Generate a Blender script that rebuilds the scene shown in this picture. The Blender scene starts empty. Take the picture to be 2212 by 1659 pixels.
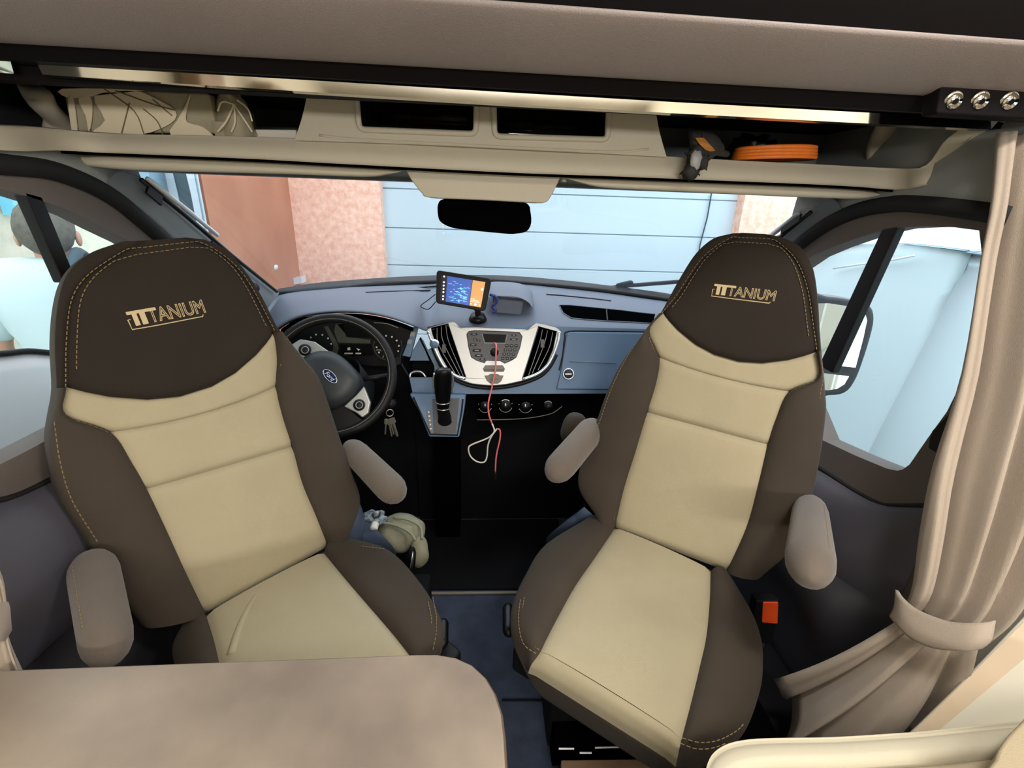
import bpy, bmesh, math, random
from math import sin, cos, tan, pi, radians
from mathutils import Vector as Vec, Matrix, geometry
from mathutils.bvhtree import BVHTree
random.seed(7)
S = bpy.context.scene
COL = S.collection

# ------------------------------------------------------------------ camera
W, H, F = 2212, 1659, 1013.0
PITCH, ROLL, YAW = radians(20.8), radians(2.0), radians(4.0)
CP = Vec((0, 0, 1.35))
FW = Vec((sin(YAW)*cos(PITCH), cos(YAW)*cos(PITCH), -sin(PITCH)))
_r = Vec((cos(YAW), -sin(YAW), 0)); _u = _r.cross(FW)
RT = _r*cos(ROLL) + _u*sin(ROLL); UP = -_r*sin(ROLL) + _u*cos(ROLL)
cd = bpy.data.cameras.new('camera'); cam = bpy.data.objects.new('camera', cd); COL.objects.link(cam)
cd.sensor_width = 36; cd.lens = 36*F/W; cd.clip_start = 0.02
M = Matrix((RT, UP, -FW)).transposed().to_4x4(); M.translation = CP
cam.matrix_world = M
S.camera = cam
# ------------------------------------------------------------------ world, lights, exposure
S.view_settings.view_transform = 'Standard'; S.view_settings.look = 'None'
S.view_settings.gamma = 1; S.view_settings.use_curve_mapping = False
S.view_settings.exposure = 0.0
wd = bpy.data.worlds.new('overcast_sky'); S.world = wd; wd.use_nodes = True
bg = wd.node_tree.nodes['Background']
bg.inputs[0].default_value = (0.80, 0.91, 1.0, 1); bg.inputs[1].default_value = 3.7
def area(name, loc, size, power, col, rot=(0, 0, 0)):
    l = bpy.data.lights.new(name, 'AREA'); l.shape = 'RECTANGLE'; l.size, l.size_y = size
    l.energy = power; l.color = col
    o = bpy.data.objects.new(name, l); o.location = loc; o.rotation_euler = rot; COL.objects.link(o); return o
area('ceiling_lamp_light', (0.25, -0.55, 1.955), (0.7, 0.5), 10, (1, .97, .93))
area('ceiling_lamp_light', (0.6, 0.2, 1.955), (0.3, 0.16), 13, (1, .96, .91))
area('shelf_fill_light', (0.3, -1.80, 1.50), (1.3, .16), 28, (1, .97, .93), (pi/2, 0, 0))  # added fill from behind so light reaches the shelf under the bed

# ------------------------------------------------------------------ pixel -> place (reading the photo's perspective)
def ray(px, py): return FW*F + RT*(px - W/2) + UP*(H/2 - py)
def at(px, py, x=None, y=None, z=None):
    d = ray(px, py)
    t = (x-CP.x)/d.x if x is not None else (y-CP.y)/d.y if y is not None else (z-CP.z)/d.z
    return CP + d*t
def on(px, py, P, n):
    d = ray(px, py); return CP + d*((P-CP).dot(n)/d.dot(n))
def pts(l, **k): return [at(*p, **k) for p in l]

# ------------------------------------------------------------------ materials
def lin(c):
    return tuple((v/255/12.92 if v/255 <= .04045 else ((v/255+.055)/1.055)**2.4) for v in c) + (1,)
MATS = {}
def mat(name, c, rough=.6, metal=0., bump=0., bscale=300., var=0., vscale=4., c2=None, emit=0., coat=0., sheen=0., spec=.5):
    m = bpy.data.materials.new(name); m.use_nodes = True
    nt = m.node_tree; b = nt.nodes['Principled BSDF']
    b.inputs['Base Color'].default_value = lin(c); b.inputs['Roughness'].default_value = rough
    b.inputs['Metallic'].default_value = metal; b.inputs['Specular IOR Level'].default_value = spec
    if coat: b.inputs['Coat Weight'].default_value = coat; b.inputs['Coat Roughness'].default_value = .05
    if sheen: b.inputs['Sheen Weight'].default_value = sheen
    tc = nt.nodes.new('ShaderNodeTexCoord')
    if var or c2:
        n = nt.nodes.new('ShaderNodeTexNoise'); n.inputs['Scale'].default_value = vscale; n.inputs['Detail'].default_value = 6
        r = nt.nodes.new('ShaderNodeValToRGB')
        a = lin(c2) if c2 else tuple(v*(1-var) for v in lin(c)[:3])+(1,)
        r.color_ramp.elements[0].color = a; r.color_ramp.elements[1].color = lin(c)
        r.color_ramp.elements[0].position = .35; r.color_ramp.elements[1].position = .65
        nt.links.new(tc.outputs['Object'], n.inputs['Vector']); nt.links.new(n.outputs['Fac'], r.inputs['Fac'])
        nt.links.new(r.outputs['Color'], b.inputs['Base Color'])
    if bump:
        n2 = nt.nodes.new('ShaderNodeTexNoise'); n2.inputs['Scale'].default_value = bscale; n2.inputs['Detail'].default_value = 3
        bp = nt.nodes.new('ShaderNodeBump'); bp.inputs['Strength'].default_value = bump; bp.inputs['Distance'].default_value = .002
        nt.links.new(tc.outputs['Object'], n2.inputs['Vector']); nt.links.new(n2.outputs['Fac'], bp.inputs['Height'])
        nt.links.new(bp.outputs['Normal'], b.inputs['Normal'])
    if emit:
        b.inputs['Emission Color'].default_value = lin(c); b.inputs['Emission Strength'].default_value = emit
    MATS[name] = m; return m
def glass_mat(name, tint=(.97, .99, .985), rmax=.9):
    m = bpy.data.materials.new(name); m.use_nodes = True; nt = m.node_tree; nt.nodes.clear()
    o = nt.nodes.new('ShaderNodeOutputMaterial'); mx = nt.nodes.new('ShaderNodeMixShader')
    t = nt.nodes.new('ShaderNodeBsdfTransparent'); t.inputs[0].default_value = tint+(1,)
    g = nt.nodes.new('ShaderNodeBsdfGlossy'); g.inputs['Roughness'].default_value = .01
    lw = nt.nodes.new('ShaderNodeLayerWeight'); lw.inputs[0].default_value = .5
    pw = nt.nodes.new('ShaderNodeMath'); pw.operation = 'POWER'; pw.inputs[1].default_value = 4.
    fr = nt.nodes.new('ShaderNodeMath'); fr.operation = 'MULTIPLY_ADD'; fr.inputs[1].default_value = .8; fr.inputs[2].default_value = .03
    nt.links.new(lw.outputs['Facing'], pw.inputs[0]); nt.links.new(pw.outputs[0], fr.inputs[0])
    nt.links.new(fr.outputs[0], mx.inputs[0]); nt.links.new(t.outputs[0], mx.inputs[1]); nt.links.new(g.outputs[0], mx.inputs[2])
    nt.links.new(mx.outputs[0], o.inputs[0]); MATS[name] = m; return m
mat('beige_fabric', (170, 159, 131), .85, bump=.25, bscale=900, var=.07, vscale=7, sheen=.1)
mat('brown_fabric', (66, 58, 50), .85, bump=.35, bscale=900, var=.12, vscale=9, sheen=.03, spec=.2)
mat('dark_brown_fabric', (46, 40, 34), .9, bump=.35, bscale=900, var=.12, vscale=9, sheen=.02, spec=.2)
mat('armrest_fabric', (98, 88, 79), .9, bump=.5, bscale=700, var=.12, vscale=12, sheen=.2)
mat('thread', (132, 112, 78), .8)
mat('embroidery', (196, 174, 134), .6)
mat('seat_plastic', (70, 82, 104), .5, bump=.1)
mat('black_plastic', (14, 14, 16), .55, bump=.1, spec=.3)
mat('black_gloss', (8, 8, 10), .38, spec=.3)
mat('slot_black', (4, 4, 5), 1., spec=0.)
mat('rubber', (9, 9, 10), .8, bump=.1)
mat('taupe_plastic', (176, 169, 152), .6, bump=.15, bscale=1200)
mat('grey_headliner', (138, 143, 142), .9, bump=.2, bscale=900)
mat('pillar_grey', (106, 113, 116), .7, bump=.15, bscale=900)
mat('dash_grey', (96, 103, 118), .55, bump=.2, bscale=1400, spec=.35)
mat('fascia_grey', (98, 121, 148), .5, bump=.15, bscale=1400, spec=.35)  # grey plastic with the blue cast of the skylight put into the colour
mat('silver', (178, 178, 176), .42, metal=.6)
mat('silver_bright', (220, 224, 228), .22, metal=.8)
mat('chrome', (225, 222, 214), .06, metal=1.)
mat('radio_face', (46, 46, 52), .4)
mat('grey_button', (112, 106, 96), .5)
mat('white_mark', (225, 222, 215), .5)
mat('grey_mark', (150, 150, 152), .5)
mat('display_black', (4, 4, 6), .5, spec=.15)
mat('cluster_olive', (70, 74, 62), .5)
mat('door_frame', (96, 88, 84), .75, bump=.15, bscale=900)
mat('door_trim', (74, 72, 82), .6, bump=.2, bscale=900)
mat('door_dark', (44, 43, 50), .65, bump=.2, bscale=900)
mat('bed_brown', (134, 124, 120), .55, bump=.3, bscale=500, var=.12, vscale=3)
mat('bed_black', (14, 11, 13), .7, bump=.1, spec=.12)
mat('ceiling_white', (226, 222, 212), .8)
mat('cream', (184, 177, 157), .5, bump=.1, bscale=300)
mat('cream_wall', (218, 212, 194), .6, var=.04, vscale=3)
mat('tan_strip', (216, 194, 164), .5, var=.12, vscale=8)
mat('tan_cushion', (170, 156, 130), .85, bump=.4, bscale=500, var=.1, vscale=5)
mat('curtain', (168, 154, 139), .9, bump=.4, bscale=800, var=.06, vscale=6, sheen=.2)
mat('table_top', (160, 147, 133), .45, c2=(126, 115, 106), vscale=4.5, bump=.05, bscale=30)
mat('table_edge', (92, 76, 62), .5)
mat('carpet', (54, 62, 80), .95, bump=.8, bscale=250, var=.4, vscale=15)
mat('floor_black', (12, 12, 15), .85, bump=.3, bscale=120, spec=.15)
mat('wood_strip', (150, 124, 98), .5, c2=(126, 100, 78), vscale=9)
mat('leaf_base', (166, 158, 134), .8, bump=.3, bscale=600)
mat('leaf_pale', (226, 214, 186), .8)
mat('leaf_line', (118, 106, 84), .8)
mat('white_paper', (220, 214, 202), .7)
mat('orange', (238, 126, 40), .55, var=.15, vscale=30)
mat('mustard', (176, 118, 44), .6, var=.2, vscale=30)
mat('dark_grey_cloth', (46, 44, 42), .85, var=.3, vscale=40)
mat('khaki', (150, 149, 126), .9, bump=.5, bscale=300, var=.2, vscale=12)
mat('scarf', (170, 180, 186), .9, c2=(24, 36, 48), vscale=70)
mat('buckle_red', (240, 84, 34), .4)
mat('cable_red', (236, 120, 124), .5)
mat('cable_white', (226, 222, 208), .5)
mat('screen_blue', (58, 92, 178), .3, emit=.55)
mat('screen_cyan', (120, 210, 250), .3, emit=.9)
mat('screen_orange', (206, 150, 84), .3, emit=.75)
mat('screen_white', (250, 250, 245), .3, emit=1.)
mat('screen_dark', (18, 14, 40), .3, emit=.3)
mat('blue_clip', (36, 48, 120), .3)
mat('emblem_blue', (30, 40, 90), .25)
mat('stucco', (250, 208, 188), .95, c2=(232, 178, 154), vscale=22, bump=1., bscale=60)
mat('plaster_shaded', (184, 128, 102), .8, c2=(170, 114, 90), vscale=2.5)  # smooth plaster, its salmon darkened to paint in the shade on that face
mat('garage_white', (190, 205, 213), .5)
mat('joint_grey', (176, 196, 204), .7)
mat('pale_stucco', (206, 206, 190), .95, c2=(188, 194, 176), vscale=10, bump=.8, bscale=50)
mat('awning_blue', (120, 200, 226), .6)
mat('downpipe_blue', (128, 158, 176), .5)
mat('white_paint', (216, 222, 226), .35, coat=.4)
mat('cover_white', (196, 216, 222), .8, bump=.2, bscale=8)
mat('gravel', (176, 176, 166), .95, c2=(140, 142, 134), vscale=60, bump=1, bscale=90)
mat('shirt_white', (190, 208, 208), .9, bump=.3, bscale=20)
mat('trousers', (120, 116, 108), .9)
mat('skin', (190, 146, 122), .6)
mat('hair', (104, 100, 90), .9, bump=.6, bscale=120, var=.3, vscale=40)
mat('strap_dark', (52, 70, 78), .8)
mat('mirror', (240, 244, 246), .02, metal=1.)
mat('mirror_shell', (40, 44, 48), .5)
mat('key_metal', (190, 186, 170), .3, metal=.9)
mat('lamp_glow', (255, 240, 214), .5, emit=5.)
glass_mat('window_glass'); glass_mat('clear_plastic', (.9, .9, .88))
WM = [None]

# ------------------------------------------------------------------ object helpers
ORG = {}
def tag(o, label=None, cat=None, group=None, kind=None):
    if label: o['label'] = label
    if cat: o['category'] = cat
    if group: o['group'] = group
    if kind: o['kind'] = kind
    return o
def thing(name, loc, label, cat, group=None):
    o = bpy.data.objects.new(name, None); o.empty_display_size = .05
    o.location = loc; COL.objects.link(o); ORG[o.name] = Vec(loc)
    return tag(o, label, cat, group)
def mk(name, vf, m, parent=None, smooth=False, kind=None, label=None):
    vs, fs = vf
    if parent is not None: org = ORG[parent.name]
    else:
        lo = [min(v[i] for v in vs) for i in range(3)]; hi = [max(v[i] for v in vs) for i in range(3)]
        org = Vec(((lo[0]+hi[0])/2, (lo[1]+hi[1])/2, lo[2]))
    me = bpy.data.meshes.new(name)
    me.from_pydata([tuple(Vec(v)-org) for v in vs], [], fs)
    bm = bmesh.new(); bm.from_mesh(me); bmesh.ops.recalc_face_normals(bm, faces=bm.faces); bm.to_mesh(me); bm.free()
    ms = m if isinstance(m, (list, tuple)) else [m]
    for k in ms: me.materials.append(MATS[k])
    if smooth: me.polygons.foreach_set('use_smooth', [True]*len(me.polygons))
    o = bpy.data.objects.new(name, me); COL.objects.link(o)
    ORG[o.name] = org
    if parent is not None: o.parent = parent
    else: o.location = org
    if kind: o['kind'] = kind
    if label: o['label'] = label
    return o
def bevel(o, w=.004, seg=2, ang=35):
    b = o.modifiers.new('bevel', 'BEVEL'); b.width = w; b.segments = seg; b.limit_method = 'ANGLE'; b.angle_limit = radians(ang)
    o.data.polygons.foreach_set('use_smooth', [True]*len(o.data.polygons))
    w_ = o.modifiers.new('normals', 'WEIGHTED_NORMAL'); w_.keep_sharp = True
    return o
def solid(o, t, off=-1):
    s = o.modifiers.new('thickness', 'SOLIDIFY'); s.thickness = t; s.offset = off; return o
def join(*vfs):
    V, Fc = [], []
    for v, f in vfs:
        k = len(V); V += list(v); Fc += [tuple(i+k for i in q) for q in f]
    return V, Fc
def plate(outer, depth, holes=()):
    """polygon (with holes) extruded by the vector depth"""
    loops = [list(outer)] + [list(h) for h in holes]
    flat = [p for l in loops for p in l]; n = len(flat)
    if holes:
        tris = [tuple(t) for t in geometry.tessellate_polygon(loops)]
    else:
        tris = [tuple(range(n))]
    V = [Vec(p) for p in flat] + [Vec(p)+Vec(depth) for p in flat]
    Fc = list(tris) + [tuple(i+n for i in reversed(t)) for t in tris]
    k = 0
    for l in loops:
        m = len(l)
        for i in range(m):
            a, b = k+i, k+(i+1) % m
            Fc.append((a, b, b+n, a+n))
        k += m
    return V, Fc
def catmull(P, n, closed=False):
    P = [Vec(p) for p in P]; out = []; m = len(P)
    rng = m if closed else m-1
    for i in range(rng):
        p1, p2 = P[i], P[(i+1) % m]
        p0 = P[i-1] if (closed or i > 0) else p1*2-p2
        p3 = P[(i+2) % m] if (closed or i+2 < m) else p2*2-p1
        for k in range(n):
            t = k/n
            out.append(.5*((2*p1) + (p2-p0)*t + (2*p0-5*p1+4*p2-p3)*t*t + (3*p1-p0-3*p2+p3)*t**3))
    if not closed: out.append(P[-1])
    return out
def tube(P, r, n=8, closed=False, flat=None):
    """tube along points; r number or list; flat=(vector, factor) squashes the section along a vector"""
    P = [Vec(p) for p in P]; m = len(P); V, Fc = [], []
    nrm = None
    for i in range(m):
        a = P[i-1] if (i > 0 or closed) else P[i]; b = P[(i+1) % m] if (i < m-1 or closed) else P[i]
        t = (b-a).normalized() if (b-a).length > 1e-9 else Vec((0, 0, 1))
        if nrm is None:
            nrm = t.orthogonal().normalized()
            if flat: nrm = (flat[0] - t*flat[0].dot(t)).normalized()
        nrm = (nrm - t*nrm.dot(t)).normalized()
        bi = t.cross(nrm); rr = r[i] if isinstance(r, (list, tuple)) else r
        for k in range(n):
            an = 2*pi*k/n
            V.append(P[i] + nrm*(cos(an)*rr*(flat[1] if flat else 1)) + bi*(sin(an)*rr))
    for i in range(m if closed else m-1):
        j = (i+1) % m
        for k in range(n):
            Fc.append((i*n+k, i*n+(k+1) % n, j*n+(k+1) % n, j*n+k))
    if not closed:
        Fc.append(tuple(range(n-1, -1, -1))); Fc.append(tuple((m-1)*n+k for k in range(n)))
    return V, Fc
def capsule(a, b, ra, rb, n=16, flat=None, power=.5):
    P, R = [], []
    a, b = Vec(a), Vec(b); d = (b-a)
    ks = [0, .01, .03, .07, .13, .2, .35, .5, .65, .8, .87, .93, .97, .99, 1]
    for t in ks:
        base = ra + (rb-ra)*t
        e = min(1, min(t, 1-t)/.2); P.append(a+d*t); R.append(max(.0006, base*(1-(1-e)**2)**power))
    return tube(P, R, n, flat=flat)
def grid(rows, closed=False):
    n = len(rows[0]); V = [Vec(p) for r in rows for p in r]; Fc = []
    for i in range(len(rows)-1):
        for k in range(n if closed else n-1):
            k2 = (k+1) % n
            Fc.append((i*n+k, i*n+k2, (i+1)*n+k2, (i+1)*n+k))
    return V, Fc
def loft(rows, nu=1, nv=1):
    """smooth surface through rows of control points"""
    r2 = [catmull(r, nu) if nu > 1 else [Vec(p) for p in r] for r in rows]
    if nv > 1:
        cols = [catmull(c, nv) for c in zip(*r2)]; r2 = [list(r) for r in zip(*cols)]
    return grid(r2)
def box(c, s, R=None):
    c = Vec(c); V = []
    for x in (-1, 1):
        for y in (-1, 1):
            for z in (-1, 1):
                v = Vec((x*s[0]/2, y*s[1]/2, z*s[2]/2)); V.append(c + (R @ v if R else v))
    return V, [(0, 1, 3, 2), (4, 6, 7, 5), (0, 4, 5, 1), (2, 3, 7, 6), (0, 2, 6, 4), (1, 5, 7, 3)]
def disc(c, n, r, t, k=24, r2=None):
    """short cylinder facing n"""
    n = Vec(n).normalized(); a = n.orthogonal().normalized(); b = n.cross(a); c = Vec(c); r2 = r if r2 is None else r2
    V = [c + a*cos(2*pi*i/k)*r + b*sin(2*pi*i/k)*r for i in range(k)] + [c + n*t + a*cos(2*pi*i/k)*r2 + b*sin(2*pi*i/k)*r2 for i in range(k)]
    Fc = [tuple(range(k-1, -1, -1)), tuple(range(k, 2*k))] + [(i, (i+1) % k, (i+1) % k+k, i+k) for i in range(k)]
    return V, Fc
def torus(c, n, R, r, K=32, k=8, a0=0, a1=2*pi, xa=None):
    n = Vec(n).normalized(); a = (xa - n*xa.dot(n)).normalized() if xa else n.orthogonal().normalized(); b = n.cross(a); c = Vec(c)
    full = abs(a1-a0-2*pi) < 1e-6
    m = K if full else K+1
    P = [c + a*cos(a0+(a1-a0)*i/K)*R + b*sin(a0+(a1-a0)*i/K)*R for i in range(m)]
    return tube(P, r, k, closed=full)
def ellipsoid(c, ax, n=20, m=12, noise=0., sq=1.):
    """ax: three axis vectors"""
    rows = []
    rnd = random.Random(int(abs(c[0])*1e4)+7)
    ph = [(rnd.uniform(2, 6), rnd.uniform(0, 6), rnd.uniform(2, 5), rnd.uniform(0, 6)) for _ in range(4)]
    for i in range(m+1):
        th = pi*i/m; row = []
        for k in range(n):
            an = 2*pi*k/n
            cx, cy, cz = sin(th)*cos(an), sin(th)*sin(an), cos(th)
            f = lambda v: math.copysign(abs(v)**sq, v)
            d = 1 + noise*sum(sin(a*cx*1.3+b)*sin(e*(cy+cz)*1.2+g) for a, b, e, g in ph)/2
            row.append(Vec(c) + (Vec(ax[0])*f(cx) + Vec(ax[1])*f(cy) + Vec(ax[2])*f(cz))*d)
        rows.append(row)
    return grid(rows, closed=True)
def dashes(P, r, on_=.006, off=.003):
    """stitching: short thread pieces along a path"""
    out = []; P = [Vec(p) for p in P]; acc = 0; seg = []; draw = True
    L = [P[0]]
    for a, b in zip(P, P[1:]):
        d = (b-a).length; k = max(1, int(d/.0015))
        L += [a+(b-a)*(i/k) for i in range(1, k+1)]
    seg = [L[0]]; run = 0
    for a, b in zip(L, L[1:]):
        run += (b-a).length
        if draw:
            seg.append(b)
            if run >= on_: out.append(tube([seg[0], seg[-1]], r, 4)); run = 0; draw = False
        elif run >= off: run = 0; draw = True; seg = [b]
    return join(*out) if out else ([], [])
def text_vf(body, outline=0., size=1., shear=0.):
    cu = bpy.data.curves.new('t', 'FONT'); cu.body = body; cu.size = size; cu.shear = shear; cu.resolution_u = 3
    if outline: cu.fill_mode = 'NONE'; cu.bevel_depth = outline; cu.bevel_resolution = 0
    o = bpy.data.objects.new('t', cu); COL.objects.link(o)
    dg = bpy.context.evaluated_depsgraph_get(); me = bpy.data.meshes.new_from_object(o.evaluated_get(dg))
    V = [v.co.copy() for v in me.vertices]; Fc = [tuple(p.vertices) for p in me.polygons]
    bpy.data.objects.remove(o); bpy.data.curves.remove(cu); bpy.data.meshes.remove(me)
    return V, Fc

# ================================================================== THE SETTING
XL, XR = -.81, .90                       # inner planes of the two cab doors
def struct(o): o['kind'] = 'structure'; return o
fl = struct(mk('floor', plate([(-1.0, -1.9, 0), (1.1, -1.9, 0), (1.1, 2.0, 0), (-1.0, 2.0, 0)], (0, 0, -.04)), 'carpet'))
struct(mk('wall_back', box((.05, -1.93, 1.0), (2.2, .05, 2.0)), 'cream_wall'))
struct(mk('wall_left', join(box((-1.02, -.72, 1.0), (.05, 2.4, 2.0)), box((-.92, .50, 1.0), (.2, .05, 2.0))), 'cream_wall'))
struct(mk('wall_right', join(box((1.10, -.75, 1.0), (.05, 2.35, 2.0)), box((1.01, .46, 1.0), (.2, .05, 2.0)), box((1.00, .58, 1.0), (.06, .24, 2.0))), 'cream_wall'))
struct(mk('ceiling', box((.04, -.2, 2.02), (2.2, 3.5, .04)), 'ceiling_white'))
struct(mk('wall_front', plate([(-1.0, 1.47, 2.0), (1.1, 1.47, 2.0), (1.1, 1.33, 1.40), (-1.0, 1.33, 1.40)], (0, .05, 0)), 'pillar_grey'))
struct(mk('reflected_boards_brown', join(box((-.94, -.2, 1.0), (.06, .16, 1.9)), box((-.55, -1.88, 1.0), (.35, .04, 1.9)), box((.25, -1.88, 1.0), (.16, .04, 1.9)), box((.62, -1.88, 1.0), (.10, .04, 1.9)), box((-.93, -.9, 1.55), (.08, .5, .5))), 'wood_strip'))  # added unseen boards, there to reflect as dark bands in the chrome strip
struct(mk('reflected_boards_black', join(box((-.1, -1.87, 1.0), (.10, .03, 1.9)), box((.45, -1.87, 1.45), (.12, .03, .5))), 'bed_black'))  # more added unseen boards, black, for contrast in the chrome reflection
# ceiling lamps behind the viewer
for lx, ly, sx, sy in ((.25, -.55, .6, .4), (.6, .2, .22, .1)):
    t = thing('ceiling_lamp', (lx, ly, 1.98), 'flat warm ceiling lamp %s' % ('over the living area' if sx > .4 else 'above the bench'), 'lamp')
    bevel(mk('lamp_frame', box((lx, ly, 1.99), (sx+.04, sy+.04, .02)), 'white_paint', t), .004)
    mk('diffuser', box((lx, ly, 1.976), (sx, sy, .012)), 'lamp_glow', t)

t = thing('shelf_fill_panel', (.05, -1.86, 1.5), 'added warm fill light strip on the rear wall behind the viewer', 'lamp')  # made-up body for the added fill light, out of view
bevel(mk('lamp_frame', box((.3, -1.855, 1.5), (1.36, .03, .2)), 'white_paint', t), .004)  # frame of the added fill panel, not a real lamp
mk('diffuser', box((.3, -1.832, 1.5), (1.3, .016, .16)), 'lamp_glow', t)  # glowing face of the added fill panel

# cab doors -------------------------------------------------------------
def door(name, X, outer_px, outer_rest, hole_px, hole_rest, sgn):
    outer = pts(outer_px, x=X) + [Vec((X, y, z)) for y, z in outer_rest]
    hole = pts(hole_px, x=X) + [Vec((X, y, z)) for y, z in hole_rest]
    d = mk(name, plate(outer, (sgn*.05, 0, 0), [hole]), 'door_frame'); d['kind'] = 'structure'
    # rubber seal along the arch, its black also standing for the gap shadow
    arch = catmull(pts(outer_px, x=X-sgn*.004), 4)
    mk('seal_and_gap_shadow', tube(arch, .019, 8), 'rubber', d, True)
    # glass
    off = Vec((sgn*.025, 0, 0))
    g = mk('window_pane', ([p+off for p in hole], [tuple(range(len(hole)))]), 'window_glass', d)
    return d, hole
doorL, holeL = door('door_1', XL,
    [(-80, 342), (0, 352), (90, 362), (150, 380), (205, 404), (250, 432), (285, 460), (345, 512), (420, 580), (480, 628), (540, 672)],
    [(1.86, .86), (1.90, .05), (.52, .05), (.52, 1.37)],
    [(-60, 400), (0, 408), (60, 424), (130, 447), (180, 468), (230, 495), (290, 525), (345, 562), (400, 604), (455, 652)],
    [(1.56, .955), (1.40, .925), (.92, .912), (.78, .912), (.70, .915), (.62, .95), (.60, 1.10), (.60, 1.26)], -1)
doorR, holeR = door('door_2', XR,
    [(1560, 690), (1620, 630), (1680, 570), (1740, 518), (1790, 483), (1830, 463), (1870, 449), (1915, 441), (1960, 438), (2040, 444), (2125, 455), (2190, 466)],
    [(.70, 1.37), (.70, .05), (1.90, .05), (1.86, .86)],
    [(1640, 655), (1700, 592), (1755, 553), (1800, 533), (1850, 515), (1890, 502), (1935, 492), (2000, 489), (2060, 491), (2115, 498), (2122, 560), (2112, 690), (2075, 830), (2045, 890), (2005, 945), (1965, 1003), (1950, 1014), (1938, 1017), (1915, 1012), (1850, 985), (1775, 950)],
    [(1.20, .91), (1.40, .93), (1.56, .95)], 1)
# window dividers
def strip(px4, X, dx): return plate(pts(px4, x=X), (dx, 0, 0))
bevel(mk('window_divider', strip([(50, 412), (92, 424), (158, 585), (138, 612)], XL, -.02), 'black_plastic', doorL), .003)
bevel(mk('window_divider', strip([(1906, 492), (1942, 486), (1797, 806), (1768, 790)], XR, .02), 'black_plastic', doorR), .003)
bevel(mk('window_corner_trim', strip([(2012, 930), (2050, 890), (2070, 930), (2030, 985), (2003, 968), (2006, 945)], XR-.012, .01), 'rubber', doorR), .004)
# lower door trims: bowl-shaped bulges, armrest, seam under the window
def trim(door_, X, s, seam_px, ya=.55, zt=None):
    if zt is None:
        ys, zs_ = (.70, .741, .807, .844, .909, .986, 1.061, 1.13, 1.7), (.835, .816, .769, .749, .737, .729, .722, .708, .70)
        def zt(y):
            for i in range(8):
                if y <= ys[i+1]: return zs_[i]+(zs_[i+1]-zs_[i])*(y-ys[i])/(ys[i+1]-ys[i])
            return .70
    mk('trim_seam', tube(catmull(pts(seam_px, x=X-s*.002), 4), .005, 6), 'rubber', door_, True)
    rows = []
    for z, ins in ((.84, .0), (.82, .03), (.76, .055), (.68, .06), (.60, .045), (.55, .02), (.53, -.0)):
        r = []
        for y in [ya+.01+(1.63-ya)*q for q in (0, .03, .06, .1, .15, .22, .3, .45, .6, .75, .87, .96, 1)]:
            e = min(1, min(y-ya-.0099, 1.6401-y)/.14); e = e*(2-e)
            r.append(Vec((X - s*(ins*max(0, e)+.001), y, zt(y) - (.84-z)*1.0)))
        rows.append(r)
    mk('trim_panel', loft(rows, 2, 3), 'door_trim', door_, True)
    rows = []
    for z, ins in ((.52, .0), (.50, .05), (.46, .085), (.40, .09), (.30, .07), (.12, .06), (.08, .0)):
        rows.append([Vec((X - s*(ins*max(0, min(1, min(y-ya, 1.7-y)/.08))+.001), y, z + .06*sin((y-.5)*3))) for y in [ya+(1.7-ya)*q for q in (0, .03, .08, .18, .3, .45, .6, .75, .87, .94, .98, 1)]])
    mk('door_pocket', loft(rows, 2, 3), 'door_dark', door_, True)
trim(doorL, XL, -1, [(-60, 1083), (0, 1080), (50, 1065), (110, 1035), (160, 1008)], zt=lambda y: .857-.02*min(1, (y-.70)/.1) if y > .7 else .857)
trim(doorR, XR, 1, [(1720, 985), (1757, 1003), (1800, 1030), (1850, 1062), (1900, 1088), (1935, 1092), (2010, 1092)], .715)

struct(mk('floor_shade_boxes', join(box((.80, 1.05, .10), (.18, 1.1, .20)), box((-.73, 1.2, .10), (.14, 1.2, .20))), 'floor_black'))  # black boxes put in to darken the floor where the seats cast shade
# windscreen, bonnet strip, rubber along its foot
wsT = [at(312, 386, x=XL), Vec((-.4, 1.30, 1.40)), Vec((.04, 1.31, 1.402)), Vec((.5, 1.31, 1.40)), at(1748, 452, x=XR)]
wsB_px = [(590, 638), (615, 630), (700, 622), (830, 613), (940, 607), (1060, 606), (1150, 611), (1300, 626), (1430, 644), (1480, 652), (1560, 668)]
ws_y = lambda px: 2.03 - .13*((px-1040)/440)**2 if abs(px-1040) < 440 else 1.90
wsB = [at(px, py, y=ws_y(px)) for px, py in wsB_px]
g = mk('window_1', ([*wsT, *reversed([wsB[0], wsB[3], wsB[5], wsB[7], wsB[10]])], [(0, 1, 8, 9), (1, 2, 7, 8), (2, 3, 6, 7), (3, 4, 5, 6)]), 'window_glass', smooth=True); struct(g)
wr = mk('windscreen_rubber', tube(catmull([p+Vec((0, .0, -.004)) for p in wsB], 3), .010, 8), 'rubber', g, True)

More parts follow.
